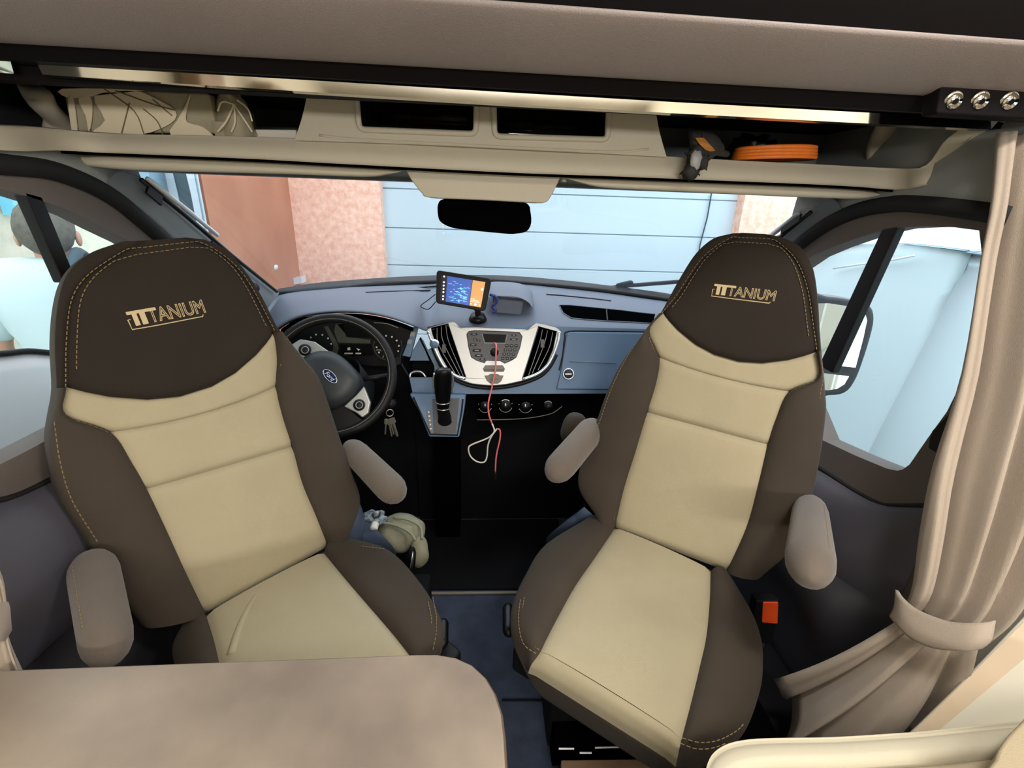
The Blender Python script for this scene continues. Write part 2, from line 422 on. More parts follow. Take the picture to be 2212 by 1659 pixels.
# A-pillars (trim_1, trim_2)
def pillar(name, inner, outer, X, s):
    """inner: edge beside the windscreen, outer: edge beside the door seal (world points top->bottom)"""
    n = len(inner); rows = []
    for i in range(n):
        a, b = inner[i], outer[i]; m = (a+b)/2 + Vec((-s*.012, -.012, .01))
        rows.append([a + Vec((s*.03, .03, 0)), a, a.lerp(b, .25)+Vec((-s*.008, -.008, .006)), m, a.lerp(b, .8)+Vec((-s*.006, -.006, .004)), b, b + Vec((s*.04, .0, 0))])
    p = mk(name, loft(rows, 3, 4), 'pillar_grey', smooth=True); return struct(p)
inL = [at(268, 372, x=XL+.03), at(312, 388, x=XL+.01), at(400, 458, x=XL+.01), at(500, 545, x=XL+.01), at(560, 596, x=XL+.01), at(604, 632, x=XL+.01)]
ouL = [at(225, 400, x=XL+.01), at(262, 425, x=XL+.01), at(345, 492, x=XL+.01), at(430, 575, x=XL+.01), at(500, 640, x=XL+.01), at(560, 690, x=XL+.01)]
pL = pillar('trim_1', inL, ouL, XL, -1)
inR = [at(1790, 430, x=XR-.03), at(1748, 455, x=XR-.01), at(1700, 494, x=XR-.01), at(1640, 545, x=XR-.01), at(1560, 610, x=XR-.01), at(1500, 660, x=XR-.01)]
ouR = [at(1822, 456, x=XR-.01), at(1788, 474, x=XR-.01), at(1748, 502, x=XR-.01), at(1690, 548, x=XR-.01), at(1620, 610, x=XR-.01), at(1560, 680, x=XR-.01)]
pR = pillar('trim_2', inR, ouR, XR, 1)
# bright gasket and clips on the pillars beside the glass
mk('gasket', tube([at(305, 388, x=XL+.03), at(400, 465, x=XL+.03), at(500, 551, x=XL+.03), at(598, 630, x=XL+.03)], .0055, 6), 'black_plastic', pL, True)
mk('bright_edge', tube([at(318, 386, x=XL+.018), at(410, 458, x=XL+.018), at(470, 508, x=XL+.018)], .006, 6), 'white_paint', pL, True)
mk('clip', plate(pts([(317, 402), (346, 424), (345, 444), (312, 416)], x=XL+.034), (.006, 0, 0)), 'black_plastic', pL)
mk('clip', plate(pts([(455, 520), (468, 530), (466, 544), (452, 534)], x=XL+.034), (.006, 0, 0)), 'black_plastic', pL)
mk('grip_button', disc(at(548, 622, x=XL+.05), (1, -.6, .3), .016, .008), 'black_plastic', pL, True)
mk('gasket', tube([at(1752, 458, x=XR-.03), at(1700, 500, x=XR-.03), at(1672, 524, x=XR-.03)], .0055, 6), 'black_plastic', pR, True)
mk('bright_edge', tube([at(1726, 462, x=XR-.018), at(1660, 512, x=XR-.018), at(1640, 530, x=XR-.018)], .008, 6), 'white_paint', pR, True)
mk('clip', plate(pts([(1733, 462), (1692, 492), (1690, 506), (1730, 478)], x=XR-.034), (-.006, 0, 0)), 'black_plastic', pR)

# headliner strips between the overhead shelf and the door seals
def liner(name, low, X, s, zt):
    rows = [[p + Vec((s*.03, 0, -.02)) for p in low], low, [Vec((X, p.y, zt*.4+p.z*.6)) for p in low], [Vec((X+s*.03, p.y, zt)) for p in low], [Vec((X+s*.12, p.y, zt+.02)) for p in low]]
    return struct(mk(name, loft(rows, 3, 2), 'grey_headliner', smooth=True))
liner('trim_3', pts([(-250, 325), (-80, 336), (0, 345), (90, 355), (150, 372), (205, 396), (260, 425), (330, 470)], x=XL+.012), XL+.012, -1, 1.44)
liner('trim_4', pts([(1700, 520), (1760, 490), (1790, 474), (1830, 456), (1870, 443), (1915, 435), (1960, 432), (2040, 437), (2125, 446), (2150, 449)], x=XR-.012), XR-.012, 1, 1.56)
struct(mk('wall_upper_left', box((-1.0, .98, 1.72), (.04, 1.0, .62)), 'door_dark')); struct(mk('wall_upper_right', box((1.06, .98, 1.75), (.04, 1.0, .5)), 'door_dark'))
# headliner over the windscreen, behind the visors
struct(mk('trim_5', loft([[Vec((x, 1.08, 1.425)) for x in (-.8, -.4, 0, .45, .9)], [Vec((x, 1.2, 1.43)) for x in (-.8, -.4, 0, .45, .9)], [Vec((x, 1.35, 1.405)) for x in (-.8, -.4, 0, .45, .9)]], 2, 3), 'grey_headliner', smooth=True))

# ================================================================== OUTSIDE
GZ = -.62
gr = mk('ground', plate([(-9, -4, GZ), (9, -4, GZ), (9, 9, GZ), (-9, 9, GZ)], (0, 0, -.1)), 'gravel'); struct(gr)
YG = 4.2
# garage door with sectional panels
gl = at(829, 500, y=YG).x; grx = at(1596, 500, y=YG).x
gx0, gx1 = gl-.02, grx+.02
zs = [at(1100, py, y=YG).z for py in (328, 411, 497, 579)]
dz = (zs[0]-zs[3])/3
t = thing('garage_door', ((gx0+gx1)/2, YG, GZ), 'wide pale blue-white sectional garage door with horizontal joints beyond the windscreen', 'garage door')
z = zs[0]+dz*2
while z > GZ+.05:
    zb = max(GZ+.01, z-dz)
    bevel(mk('panel', box(((gx0+gx1)/2, YG+.008, (z+zb)/2), (gx1-gx0, .016, z-zb-.008)), 'garage_white', t), .004)
    z = zb
mk('joint_backing', box(((gx0+gx1)/2, YG+.022, (zs[0]+dz*2+GZ)/2), (gx1-gx0, .01, zs[0]+dz*2-GZ-.02)), 'joint_grey', t)
mk('frame', join(box((gx0-.02, YG+.0, .6), (.03, .06, 2.4)), box((gx1+.02, YG+.0, .6), (.03, .06, 2.4))), 'downpipe_blue', t)
mk('pull_cord', tube([at(1537, 418, y=YG-.02), at(1528, 470, y=YG-.02), at(1512, 530, y=YG-.02), at(1508, 560, y=YG-.02)], .006, 5), 'strap_dark', t)
# house wall: rough salmon pillars either side, smooth return wall on the left
YW = YG-.12
pl0 = at(636, 500, y=YW).x; pl1 = at(826, 500, y=YW).x
hw = thing('house_wall', (pl0, YW, GZ), 'salmon rough-rendered house wall framing the garage door', 'wall')
mk('rough_pillar', plate([(pl0, YW, GZ), (pl1, YW, GZ), (pl1, YW, 2.6), (pl0, YW, 2.6)], (0, .35, 0)), 'stucco', hw)
pr0 = at(1601, 470, y=YW).x
mk('rough_pillar', plate([(pr0, YW, GZ), (pr0+.62, YW, GZ), (pr0+.62, YW, 2.6), (pr0, YW, 2.6)], (0, .35, 0)), 'stucco', hw)
mk('lintel', box(((pl1+pr0)/2, YW+.17, 2.15), (pr0-pl1, .35, .9)), 'stucco', hw)
mk('window_sill_block', plate(pts([(612, 605), (650, 598), (652, 612), (612, 618)], y=YW-.15), (0, .1, 0)), 'white_paint', hw)
y_end = at(447, 450, x=pl0).y
mk('smooth_return', plate([(pl0, YW+.3, GZ), (pl0, y_end, GZ), (pl0, y_end, 2.6), (pl0, YW+.3, 2.6)], (-.2, 0, 0)), 'plaster_shaded', hw)
mk('plaster_chip', ellipsoid(at(596, 578, x=pl0+.001), ((.01, 0, 0), (0, .035, 0), (0, 0, .02)), 10, 6, .2), 'white_paint', hw, True)
# pale metal side door and downpipe left of it
y2 = at(398, 450, x=pl0).y; y3 = at(318, 450, x=pl0).y + .16
sd = thing('side_door', (pl0, y2, GZ), 'pale blue-grey metal side door beside the shaded smooth wall', 'door')
mk('door_leaf', plate([(pl0-.06, y2, GZ), (pl0-.06, y3, GZ), (pl0-.06, y3, 2.5), (pl0-.06, y2, 2.5)], (-.05, 0, 0)), 'downpipe_blue', sd)
mk('door_post', box((pl0-.03, (y2+y_end)/2-.012, 1.0), (.06, y_end-y2-.03, 3.2)), 'garage_white', sd)
mk('post_groove', box((pl0+.001, (y2+y_end)/2+.05, 1.0), (.004, .012, 3.2)), 'downpipe_blue', sd)
dpt = thing('downpipe', (pl0+.03, y2+.04, GZ), 'dark blue-grey downpipe on the pale door post outside', 'pipe')
mk('pipe', tube([(pl0+.035, y2-.035, GZ), (pl0+.035, y2-.035, 1.35), (pl0+.022, y2-.02, 1.45), (pl0+.022, y2-.02, 2.4)], .028, 12), 'strap_dark', dpt, True)
mk('pipe_bracket', torus((pl0+.035, y2-.035, 1.1), (0, 0, 1), .03, .006), 'downpipe_blue', dpt, True)
# light stucco building on the left of the vehicle
bw_ = thing('boundary_wall', (-3.4, .2, GZ), 'pale greenish stucco wall standing behind the person outside the left window', 'wall')
mk('rendered_face', plate([(-3.4, -3, GZ), (-3.4, 5.5, GZ), (-3.4, 5.5, 2.9), (-3.4, -3, 2.9)], (-.2, 0, 0)), 'pale_stucco', bw_)
mk('blue_awning_edge', plate(pts([(18, 404), (45, 410), (54, 455), (36, 465)], x=-3.3), (-.09, 0, 0)), 'awning_blue', bw_)
# bonnet of the motorhome in front of the windscreen
bn = thing('vehicle_bonnet', (.04, 2.2, .9), 'white bonnet of the motorhome just beyond the windscreen foot', 'bonnet')
rows = []
for dy, dzz in ((.03, .0), (.08, .008), (.2, -.012), (.4, -.066), (.6, -.15)):
    rows.append([p + Vec((0, dy, dzz)) for p in wsB[::2]])
mk('bonnet_panel', loft(rows, 3, 3), 'white_paint', bn, True)
mk('cowl_grille', loft([[p+Vec((0, .012, .004)) for p in wsB[::2]], [p+Vec((0, .06, .016)) for p in wsB[::2]]], 3, 1), 'black_plastic', bn, True)
# wipers
wp = thing('windscreen_wiper', at(1290, 628, y=2.04), 'black wiper lying at the foot of the windscreen on the right', 'wiper')
mk('wiper_arm', tube([at(1255, 630, y=2.05), at(1290, 625, y=2.06), at(1345, 618, y=2.04), at(1460, 609, y=1.99), at(1540, 606, y=1.95)], [.004, .007, .009, .009, .006], 8), 'black_plastic', wp, True)
mk('wiper_joint', capsule(at(1330, 616, y=2.02), at(1368, 610, y=2.02), .007, .012, 10), 'black_plastic', wp, True)
mk('wiper_blade', tube([at(1180, 620, y=2.05), at(1270, 629, y=2.05), at(1360, 637, y=2.02), at(1450, 643, y=1.98)], .007, 8), 'rubber', wp, True)
wp = thing('windscreen_wiper', at(800, 620, y=2.03), 'black wiper lying at the foot of the windscreen on the left', 'wiper')
mk('wiper_arm', tube([at(640, 630, y=1.98), at(720, 624, y=2.02), at(830, 618, y=2.05), at(930, 611, y=2.06)], [.005, .008, .009, .007], 8), 'black_plastic', wp, True)
mk('wiper_blade', tube([at(660, 634, y=1.98), at(760, 627, y=2.03), at(880, 619, y=2.05)], .006, 8), 'rubber', wp, True)
# big covered vehicle on the right
cv = thing('covered_vehicle', (2.6, 1.4, GZ), 'large pale cover with a curved top edge standing outside the right window', 'vehicle cover')
XC = 2.3
top = pts([(1640, 640), (1700, 590), (1745, 555), (1790, 542), (1850, 534), (1930, 531), (2000, 535), (2090, 547), (2200, 566)], x=XC)
top = [Vec((XC, 4.0, 1.0)), Vec((XC, 3.6, 1.22))] + [Vec((XC, p.y, p.z)) for p in top if p.y < 3.5] + [Vec((XC, -.6, 1.1)), Vec((XC, -1.2, .9))]
rows = []
for zf, dx in ((0, -.16), (.25, -.14), (.5, -.10), (.75, -.05), (.93, -.01), (1.0, .0)):
    rows.append([Vec((XC+dx+.03*sin(p.y*5+zf*4), p.y, GZ+(p.z-GZ)*zf)) for p in top])
rows.append([p+Vec((.06, 0, .012)) for p in top]); rows.append([p+Vec((.9, 0, .06)) for p in top]); rows.append([p+Vec((1.7, 0, -.05)) for p in top]); rows.append([Vec((p.x+1.8, p.y, GZ)) for p in top])
mk('cover_sheet', loft(rows, 3, 3), 'cover_white', cv, True)
mk('cover_seam', tube(catmull([p+Vec((.0, 0, .01)) for p in top], 3), .007, 6), 'downpipe_blue', cv, True)
mk('cover_crease', tube(pts([(1800, 580), (1850, 572), (1920, 563), (1975, 552)], x=XC-.07), .006, 6), 'white_paint', cv, True)
bw = mk('pale_building', box((5.2, .6, 1.2), (.3, 5.2, 3.7)), 'garage_white'); tag(bw, 'white building rising behind the covered vehicle outside the right window', 'building')
# white panelled car at the left window
cr = thing('parked_car', (-1.5, 1.0, GZ), 'white curved car body with a black top seam outside the left window', 'car')
XCAR = -1.28
ct = pts([(-260, 790), (-140, 775), (0, 767), (60, 761), (115, 765), (220, 772), (340, 790)], x=XCAR)
rows = [[p+Vec((-.32, 0, -.8)) for p in ct], [p+Vec((-.30, 0, -.35)) for p in ct], [p+Vec((-.2, 0, -.16)) for p in ct], [p+Vec((-.08, 0, -.045)) for p in ct], ct]
for f, dx in ((.15, .05), (.35, .085), (.42, .075), (.6, .09), (.85, .06), (1., .0)):
    rows.append([Vec((p.x+dx, p.y, p.z+(GZ+.15-p.z)*f)) for p in ct])
mk('body_shell', loft(rows, 4, 3), 'white_paint', cr, True)
mk('black_seam', tube(catmull([p+Vec((.004, 0, .004)) for p in ct], 4), .008, 6), 'rubber', cr, True)
for wy in (.75, 2.0):
    w_ = mk('wheel', torus((XCAR+.02, wy-.4, GZ+.30), (1, 0, 0), .22, .08, 24, 10), 'rubber', cr, True)
    mk('hub', disc((XCAR+.02, wy-.4, GZ+.30), (1, 0, 0), .16, .06), 'silver', w_)

# right door mirror (outside)
dm = thing('door_mirror', at(1800, 800, y=1.36), 'dark framed exterior mirror with two glasses outside the right window', 'mirror')
YM = 1.36
MNn = Vec((-.34, -.94, .04)).normalized(); MP = at(1820, 750, y=YM)
def mp(l, o=0.): return [on(*p, MP+MNn*o, MNn) for p in l]
mo = mp([(1700, 640), (1790, 641), (1850, 650), (1882, 662), (1890, 690), (1882, 730), (1864, 787), (1847, 827), (1826, 850), (1790, 856), (1720, 852)])
bevel(mk('mirror_housing', plate(catmull(mo, 3, True), -MNn*.09), 'mirror_shell', dm), .012, 3)
mu = mp([(1706, 656), (1790, 655), (1842, 663), (1868, 674), (1873, 692), (1865, 730), (1848, 794), (1780, 787), (1706, 780)], .004)
mk('upper_mirror_glass', plate(mu, -MNn*.003), 'mirror', dm)
ml = mp([(1710, 799), (1780, 806), (1834, 813), (1824, 830), (1808, 840), (1790, 843), (1712, 840)], .004)
mk('lower_mirror_glass', plate(ml, -MNn*.003), 'mirror', dm)
mk('mirror_arm', tube([at(1700, 800, y=YM+.05), Vec((XR+.06, 1.38, .93))], .03, 8), 'mirror_shell', dm, True)

# ================================================================== OVERHEAD
# drop-down bed across the top of the view
bed = thing('drop_down_bed', (.04, 1.0, 1.5), 'dark brown drop-down bed with a chrome strip along its lower edge', 'bed')
def line(a, b, y, n=5, sag=0):
    r = []
    for i in range(n):
        t = i/(n-1); r.append(at(a[0]+(b[0]-a[0])*t, a[1]+(b[1]-a[1])*t + sag*4*t*(1-t), y=y))
    return r
XA, XB = -420, 2600
def bl(y0, y1, y): return line((XA, y0+(y1-y0)/2212*XA), (XB, y0+(y1-y0)/2212*XB), y)
r_top = bl(-75, 90, .70); r_bot = bl(84, 212, .79)
r_up = [p+Vec((0, -.06, .10)) for p in r_top]
mk('mattress_edge', loft([[p+Vec((0, .5, .3)) for p in r_up], [p+Vec((0, 0, .3)) for p in r_up], r_up, [p+Vec((0, .01, .0)) for p in r_top]], 2, 2), 'bed_black', bed, True)
mid = [(a+b)/2+Vec((0, -.010, 0)) for a, b in zip(r_top, r_bot)]
mk('brown_panel', loft([[p+Vec((0, .02, .004)) for p in r_top], r_top, mid, r_bot, [p+Vec((0, .03, .002)) for p in r_bot]], 2, 4), 'bed_brown', bed, True)
g0 = bl(84, 214, .812); g1 = bl(128, 256, .835)
mk('black_groove', loft([[p+Vec((0, -.004, .004)) for p in g0], g0, g1, [p+Vec((0, .05, 0)) for p in g1]], 1, 1), 'bed_black', bed)
c0 = line((78, 134), (2160, 258), .845, 7, 5); c1 = line((92, 161), (2140, 280), .845, 7, 5)
mk('chrome_strip', join(grid([[p+Vec((0, .02, 0)) for p in c0], c0, c1, [p+Vec((0, .02, 0)) for p in c1]])), 'chrome', bed)
e0 = line((-260, 113), (22, 130), .845, 3); e1 = line((-260, 146), (30, 159), .852, 3)
mk('chrome_strip', grid([e0, e1, [p+Vec((0, .02, 0)) for p in e1]]), 'chrome', bed)
mk('base_board', box((.05, 1.16, 1.585), (2.0, .58, .06)), 'bed_black', bed)
mk('base_rail', box((.05, .885, 1.528), (2.0, .03, .05)), 'bed_black', bed)
bk = pts([(2046, 84), (2300, 100), (2300, 262), (2024, 246)], y=.775)
bevel(mk('bracket_plate', plate(bk, (0, .03, 0)), 'bed_black', bed), .004)
for i, (px, py) in enumerate(((2058, 218), (2115, 218), (2178, 219))):
    c = at(px, py, y=.775); nv = Vec((-.1, -1, -.3)).normalized()
    s = mk('screw', disc(c, nv, .0115, .006, 20, .010), 'chrome', bed, True)
    mk('washer', torus(c, nv, .0115, .0022, 20, 6), 'chrome', s, True)
    mk('hex_recess', disc(c+nv*.0062, nv, .0045, .0006, 6), 'bed_black', s)

# overhead storage shelf
sh = thing('overhead_shelf', (.04, 1.1, 1.42), 'taupe moulded overhead storage shelf above the windscreen', 'shelf')
LIP = [(-160, 266, -160, 322), (0, 272, 0, 325), (60, 274, 60, 327), (130, 279, 125, 325), (200, 286, 200, 329), (300, 290, 300, 333), (420, 292, 420, 338), (560, 296, 560, 344), (700, 302, 700, 352), (850, 309, 850, 360), (1000, 316, 1000, 368), (1150, 323, 1150, 375), (1300, 330, 1300, 380), (1450, 338, 1450, 386), (1600, 347, 1600, 392), (1750, 354, 1750, 398), (1860, 360, 1860, 404), (1930, 363, 1935, 410), (1985, 363, 1985, 404), (2012, 345, 2030, 388), (2035, 310, 2075, 352), (2060, 288, 2112, 308), (2090, 270, 2150, 282), (2130, 254, 2210, 254)]
def lipy(px):
    if px < 260: return min(1.055, at(px, 310, x=XL+.035).y)
    if px > 1700: return min(1.055, at(px, 390 if px < 1990 else 340, x=.872).y)
    return 1.055
top_, bot_ = [], []
for a, b, c, d in LIP: top_.append(at(a, b, y=lipy(a)+.012)); bot_.append(at(c, d, y=lipy(a)))
yl = min(p.y for p in top_)
def back(p, dy, dz): return p + Vec((0, dy, dz))
midl = [(a+b)/2 + Vec((0, -.005, 0)) for a, b in zip(top_, bot_)]
mid2 = [a.lerp(b, .92) + Vec((0, -.001, 0)) for a, b in zip(top_, bot_)]
inner = []
for p in top_:
    q = p + Vec((0, .03, -.002))
    if p.x > .85: q = p + Vec((.03, .03, 0))
    if p.x < -.75: q = p + Vec((-.03, .01, 0))
    inner.append(q)
under = []
for p in bot_:
    q = p + Vec((0, .06, .006))
    if p.x > .85: q = p + Vec((.03, .03, .0))
    if p.x < -.75: q = p + Vec((-.03, .02, .0))
    under.append(q)
mk('shelf_lip', loft([[p+Vec((0, .02, -.03)) for p in inner], inner, top_, [a.lerp(b, .1)+Vec((0, -.003, 0)) for a, b in zip(top_, bot_)], midl, mid2, bot_, under], 2, 3), 'taupe_plastic', sh, True)
mk('lip_gap_shade', tube([p+Vec((0, .008, -.0015)) for p in catmull(bot_[3:18], 3)], .0035, 6), 'slot_black', sh)  # black tube stands in for the shaded gap between lip and visors
mk('shelf_floor', plate([(-1.0, 1.075, 1.435), (.86, 1.075, 1.435), (1.0, 1.46, 1.45), (-1.0, 1.46, 1.45)], (0, 0, .012)), 'taupe_plastic', sh)
mk('shelf_back', plate([(-1.0, 1.44, 1.45), (1.0, 1.44, 1.45), (1.0, 1.46, 1.55), (-1.0, 1.46, 1.55)], (0, .01, 0)), 'door_dark', sh)
for a, b, y0 in (((1905, 366), (1925, 255), 1.16), ((128, 292), (92, 225), 1.16)):
    p, q = at(*a, y=y0), at(*b, y=y0-.05)
    mk('strut', tube(catmull([p+Vec((0, 0, -.03)), p, (p+q)/2+Vec((0, .02, 0)), q, q+(q-p)*.4], 4), [.030]*17, 12, flat=(Vec((0, 1, 0)), .6)), 'taupe_plastic', sh, True)
# centre console with two open boxes
YC = 1.048
co = catmull(pts([(636, 303), (650, 262), (660, 222), (668, 186), (690, 183)], y=YC), 3) + catmull(pts([(1000, 194), (1390, 215), (1408, 218), (1416, 240), (1426, 290), (1440, 339)], y=YC), 3) + pts([(1200, 326), (1000, 316), (800, 308)], y=YC)
def rrect(p4, r=.18, n=4):
    out = []
    m = 4
    for i in range(m):
        a, b, c = p4[i-1], p4[i], p4[(i+1) % m]
        ra = min(r*min((a-b).length, (c-b).length), .9*min((a-b).length, (c-b).length)/2)
        u, v = (a-b).normalized(), (c-b).normalized()
        for k in range(n+1):
            t = k/n; p0 = b+u*ra; p2 = b+v*ra
            out.append(p0*(1-t)**2 + b*2*t*(1-t) + p2*t*t)
    return out
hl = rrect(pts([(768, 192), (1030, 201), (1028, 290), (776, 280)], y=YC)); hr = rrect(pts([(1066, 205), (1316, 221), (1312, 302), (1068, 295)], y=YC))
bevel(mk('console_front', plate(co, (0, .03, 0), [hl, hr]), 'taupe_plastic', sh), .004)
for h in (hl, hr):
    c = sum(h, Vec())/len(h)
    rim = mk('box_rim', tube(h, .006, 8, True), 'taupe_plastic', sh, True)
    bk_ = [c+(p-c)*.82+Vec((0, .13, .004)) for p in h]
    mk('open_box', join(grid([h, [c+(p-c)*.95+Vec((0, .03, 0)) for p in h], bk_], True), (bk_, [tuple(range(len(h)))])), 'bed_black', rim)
mk('console_step', tube(catmull(pts([(690, 292), (760, 300), (900, 308), (1040, 315), (1200, 323), (1330, 328), (1400, 322)], y=YC+.0025), 4), .004, 6), 'taupe_plastic', sh, True)
# clear trays in the boxes
for nm, q, lab in (('clear_tray', [(845, 248), (1010, 256), (1010, 286), (848, 279)], 'clear plastic tray inside the left open box of the overhead shelf'), ('clear_tray', [(1095, 266), (1250, 275), (1250, 298), (1097, 292)], 'clear plastic tray inside the right open box of the overhead shelf')):
    p4 = pts(q, y=1.09)
    o = bevel(mk(nm, plate(p4, (0, .06, 0)), 'clear_plastic'), .003); tag(o, lab, 'tray', 'clear trays in the overhead boxes')
    a, b, c, d = p4; lid = mk('tray_lid', plate([a+Vec((0, -.004, .002)), b+Vec((0, -.004, .002)), b+Vec((0, .066, .004)), a+Vec((0, .066, .004))], (0, 0, .005)), 'clear_plastic', o)
    for f in (.3, .7): mk('tray_clip', box(a.lerp(b, f)+Vec((0, -.004, -.006)), (.012, .004, .014)), 'clear_plastic', o)
# mirror housing hanging off the shelf, centre
ho = catmull(pts([(874, 360), (886, 385), (900, 404), (912, 418), (928, 427), (1040, 432), (1150, 438), (1176, 438), (1188, 428), (1203, 400), (1214, 374)], y=1.10), 3)
rows = [ho, [p+Vec((0, -.006, 0)) for p in ho]]
bevel(mk('sensor_housing', plate(ho, (0, .14, -.0)), 'taupe_plastic', sh), .012, 3)
# interior mirror
im = thing('rear_view_mirror', at(1046, 445, y=1.17), 'black interior rear-view mirror hanging below the taupe housing', 'mirror')
mo = catmull(pts([(946, 440), (958, 430), (1000, 430), (1090, 434), (1138, 439), (1146, 455), (1148, 482), (1138, 500), (1115, 505), (1090, 505), (1000, 496), (970, 490), (950, 478), (945, 460)], y=1.17), 3, True)
bevel(mk('mirror_body', plate(mo, (0, .035, .0)), 'slot_black', im), .008, 3)
c = sum(mo, Vec())/len(mo)
mk('mirror_glass', plate([c+(p-c)*.93+Vec((0, -.001, 0)) for p in mo], (0, .002, 0)), 'slot_black', im)  # matte black stands for the dark reflection in the glass
mk('mirror_stem', tube([c+Vec((0, .03, .0)), c+Vec((0, .06, .05)), c+Vec((0, .08, .07))], .012, 10), 'black_plastic', im, True)
# sun visors
def visor(px, lab):
    y = 1.10
    t = thing('sun_visor', at(*px[0], y=y), lab, 'sun visor')
    up, lo = pts(px[1], y=y), pts(px[2], y=y)
    rows = []
    for a, b in zip(up, lo):
        m = (a+b)/2; h = (a-b)/2
        rows.append([m + h*cos(2*pi*k/14) + Vec((0, .016, .004))*sin(2*pi*k/14) for k in range(14)])
    rows = [[sum(rows[0], Vec())/14]*14] + rows + [[sum(rows[-1], Vec())/14]*14]
    cols = [catmull(c, 3) for c in zip(*rows)]
    mk('visor_pad', grid([list(r) for r in zip(*cols)], True), 'taupe_plastic', t, True)
    mk('visor_pivot', tube([up[0]+Vec((0, .02, -.01)), up[0]+Vec((0, .03, .02))], .006, 8), 'taupe_plastic', t, True)
visor(((130, 340), [(113, 332), (122, 327), (150, 327), (250, 332), (400, 338), (600, 349), (750, 357), (830, 362), (866, 366)], [(114, 338), (122, 343), (150, 352), (250, 365), (400, 371), (620, 376), (790, 382), (835, 377), (866, 369)]), 'long taupe sun visor under the left half of the shelf')
visor(((1870, 420), [(1222, 381), (1262, 382), (1330, 385), (1500, 392), (1700, 399), (1820, 404), (1860, 406), (1880, 409), (1893, 416)], [(1224, 383), (1273, 400), (1330, 407), (1480, 414), (1657, 423), (1768, 427), (1850, 429), (1880, 425), (1894, 418)]), 'long taupe sun visor under the right half of the shelf')

# things lying on the overhead shelf ----------------------------------
lc = thing('leaf_print_box', at(300, 290, y=1.12), 'box covered in pale leaf-print fabric on the left of the shelf', 'box')
fr = pts([(134, 190), (152, 284), (470, 289), (450, 200), (300, 193)], y=1.10)
bevel(mk('box_body', plate(fr, (-.0, .2, .0)), 'leaf_base', lc), .006)
def leaf(px, m, y=1.0965, t=-.0015):
    return mk('printed_leaf', plate(catmull(pts(px, y=y), 3, True), (0, t, 0)), m, lc)
leaf([(136, 192), (150, 212), (215, 206), (300, 197), (300, 194)], 'leaf_pale')
leaf([(205, 207), (228, 260), (200, 290), (300, 292), (368, 268), (380, 240), (330, 210), (290, 197)], 'leaf_pale')
leaf([(170, 214), (186, 250), (193, 284), (200, 250), (196, 210)], 'leaf_pale')
leaf([(148, 215), (158, 292), (169, 295), (160, 216)], 'leaf_pale')
leaf([(412, 205), (398, 235), (384, 260), (370, 292), (460, 300), (440, 275), (405, 264), (404, 240)], 'leaf_pale')
for q in ([(225, 192), (290, 240), (312, 292)], [(250, 196), (330, 225), (378, 238)], [(280, 222), (262, 292)], [(310, 235), (340, 262), (352, 292)], [(330, 215), (372, 250)]):
    mk('leaf_vein', tube(catmull(pts(q, y=1.0945), 4), .0012, 5), 'leaf_line', lc)
fb = thing('folded_leaf_cushion', at(505, 290, y=1.13), 'small folded leaf-print cushion leaning beside the fabric box', 'cushion')
rows = []
for px0, px1, py in ((462, 470, 300), (462, 552, 297), (463, 550, 278), (464, 540, 240), (466, 528, 215), (474, 505, 197)):
    rows.append([at(px0+(px1-px0)*k/6, py, y=1.12 - .035*sin(pi*k/6)) for k in range(7)])
o = mk('cushion_cover', loft(rows, 2, 3), 'leaf_base', fb, True); solid(o, .03, -1)
for q in ([(505, 225), (490, 260), (470, 285)], [(505, 225), (508, 262), (500, 285)], [(505, 225), (530, 262), (545, 285)], [(505, 225), (480, 220), (470, 240)], [(512, 216), (535, 235), (545, 262)]):
    mk('leaf_vein', tube(catmull(pts(q, y=1.079), 4), .0016, 5), 'leaf_pale', fb)
o = bevel(mk('white_paper', plate(pts([(530, 296), (552, 279), (640, 280), (640, 300)], y=1.12), (0, .08, 0)), 'white_paper'), .003)
tag(o, 'folded white paper lying on the shelf left of the centre console', 'paper')
# orange coiled strap and its plastic bag, glove
oc = thing('orange_strap_coil', at(1680, 340, y=1.07), 'flat orange coil of ribbed hose lying on the shelf at right', 'strap')
cc = at(1672, 336, y=1.10)
for k in range(4):
    a_ = .088 - .0015*k
    mk('coil_ring', tube([cc + Vec((a_*cos(q)*1.0, .055*sin(q), -.006+.0062*k + .004*cos(q))) for q in [2*pi*i/40 for i in range(40)]], .0042, 8, True), 'orange', oc, True)
gb = thing('clear_bag', at(1620, 318, y=1.12), 'crumpled dark clear plastic bag behind the orange coil', 'bag')
mk('bag_film', ellipsoid(at(1625, 318, y=1.17), ((.05, 0, 0), (0, .04, 0), (0, 0, .022)), 20, 12, .35), 'black_gloss', gb, True)
gv = thing('work_glove', at(1515, 325, y=1.05), 'crumpled dark and mustard work glove hanging over the shelf lip', 'glove')
rows = []
for r in ([(1487, 294), (1510, 293), (1528, 303), (1545, 322)], [(1490, 312), (1508, 308), (1524, 314), (1548, 332)], [(1486, 334), (1504, 326), (1520, 336), (1535, 345)], [(1482, 352), (1494, 345), (1508, 350), (1518, 356)], [(1484, 366), (1490, 368), (1496, 368), (1502, 362)], [(1490, 372), (1492, 372), (1494, 371), (1496, 369)]):
    rows.append([at(px, py, y=1.035 - .012*((i+k) % 2) + (.015 if k == 0 else 0)) for i, (px, py) in enumerate(r) for k in (len(rows),)])
o = mk('glove_body', loft(rows, 3, 3), 'dark_grey_cloth', gv, True); solid(o, .018, -1)
mk('mustard_patch', loft([pts([(1502, 298), (1520, 298), (1534, 312)], y=1.006), pts([(1510, 310), (1530, 313), (1543, 322)], y=1.002), pts([(1524, 324), (1536, 327), (1546, 325)], y=1.006)], 3, 3), 'mustard', gv, True)
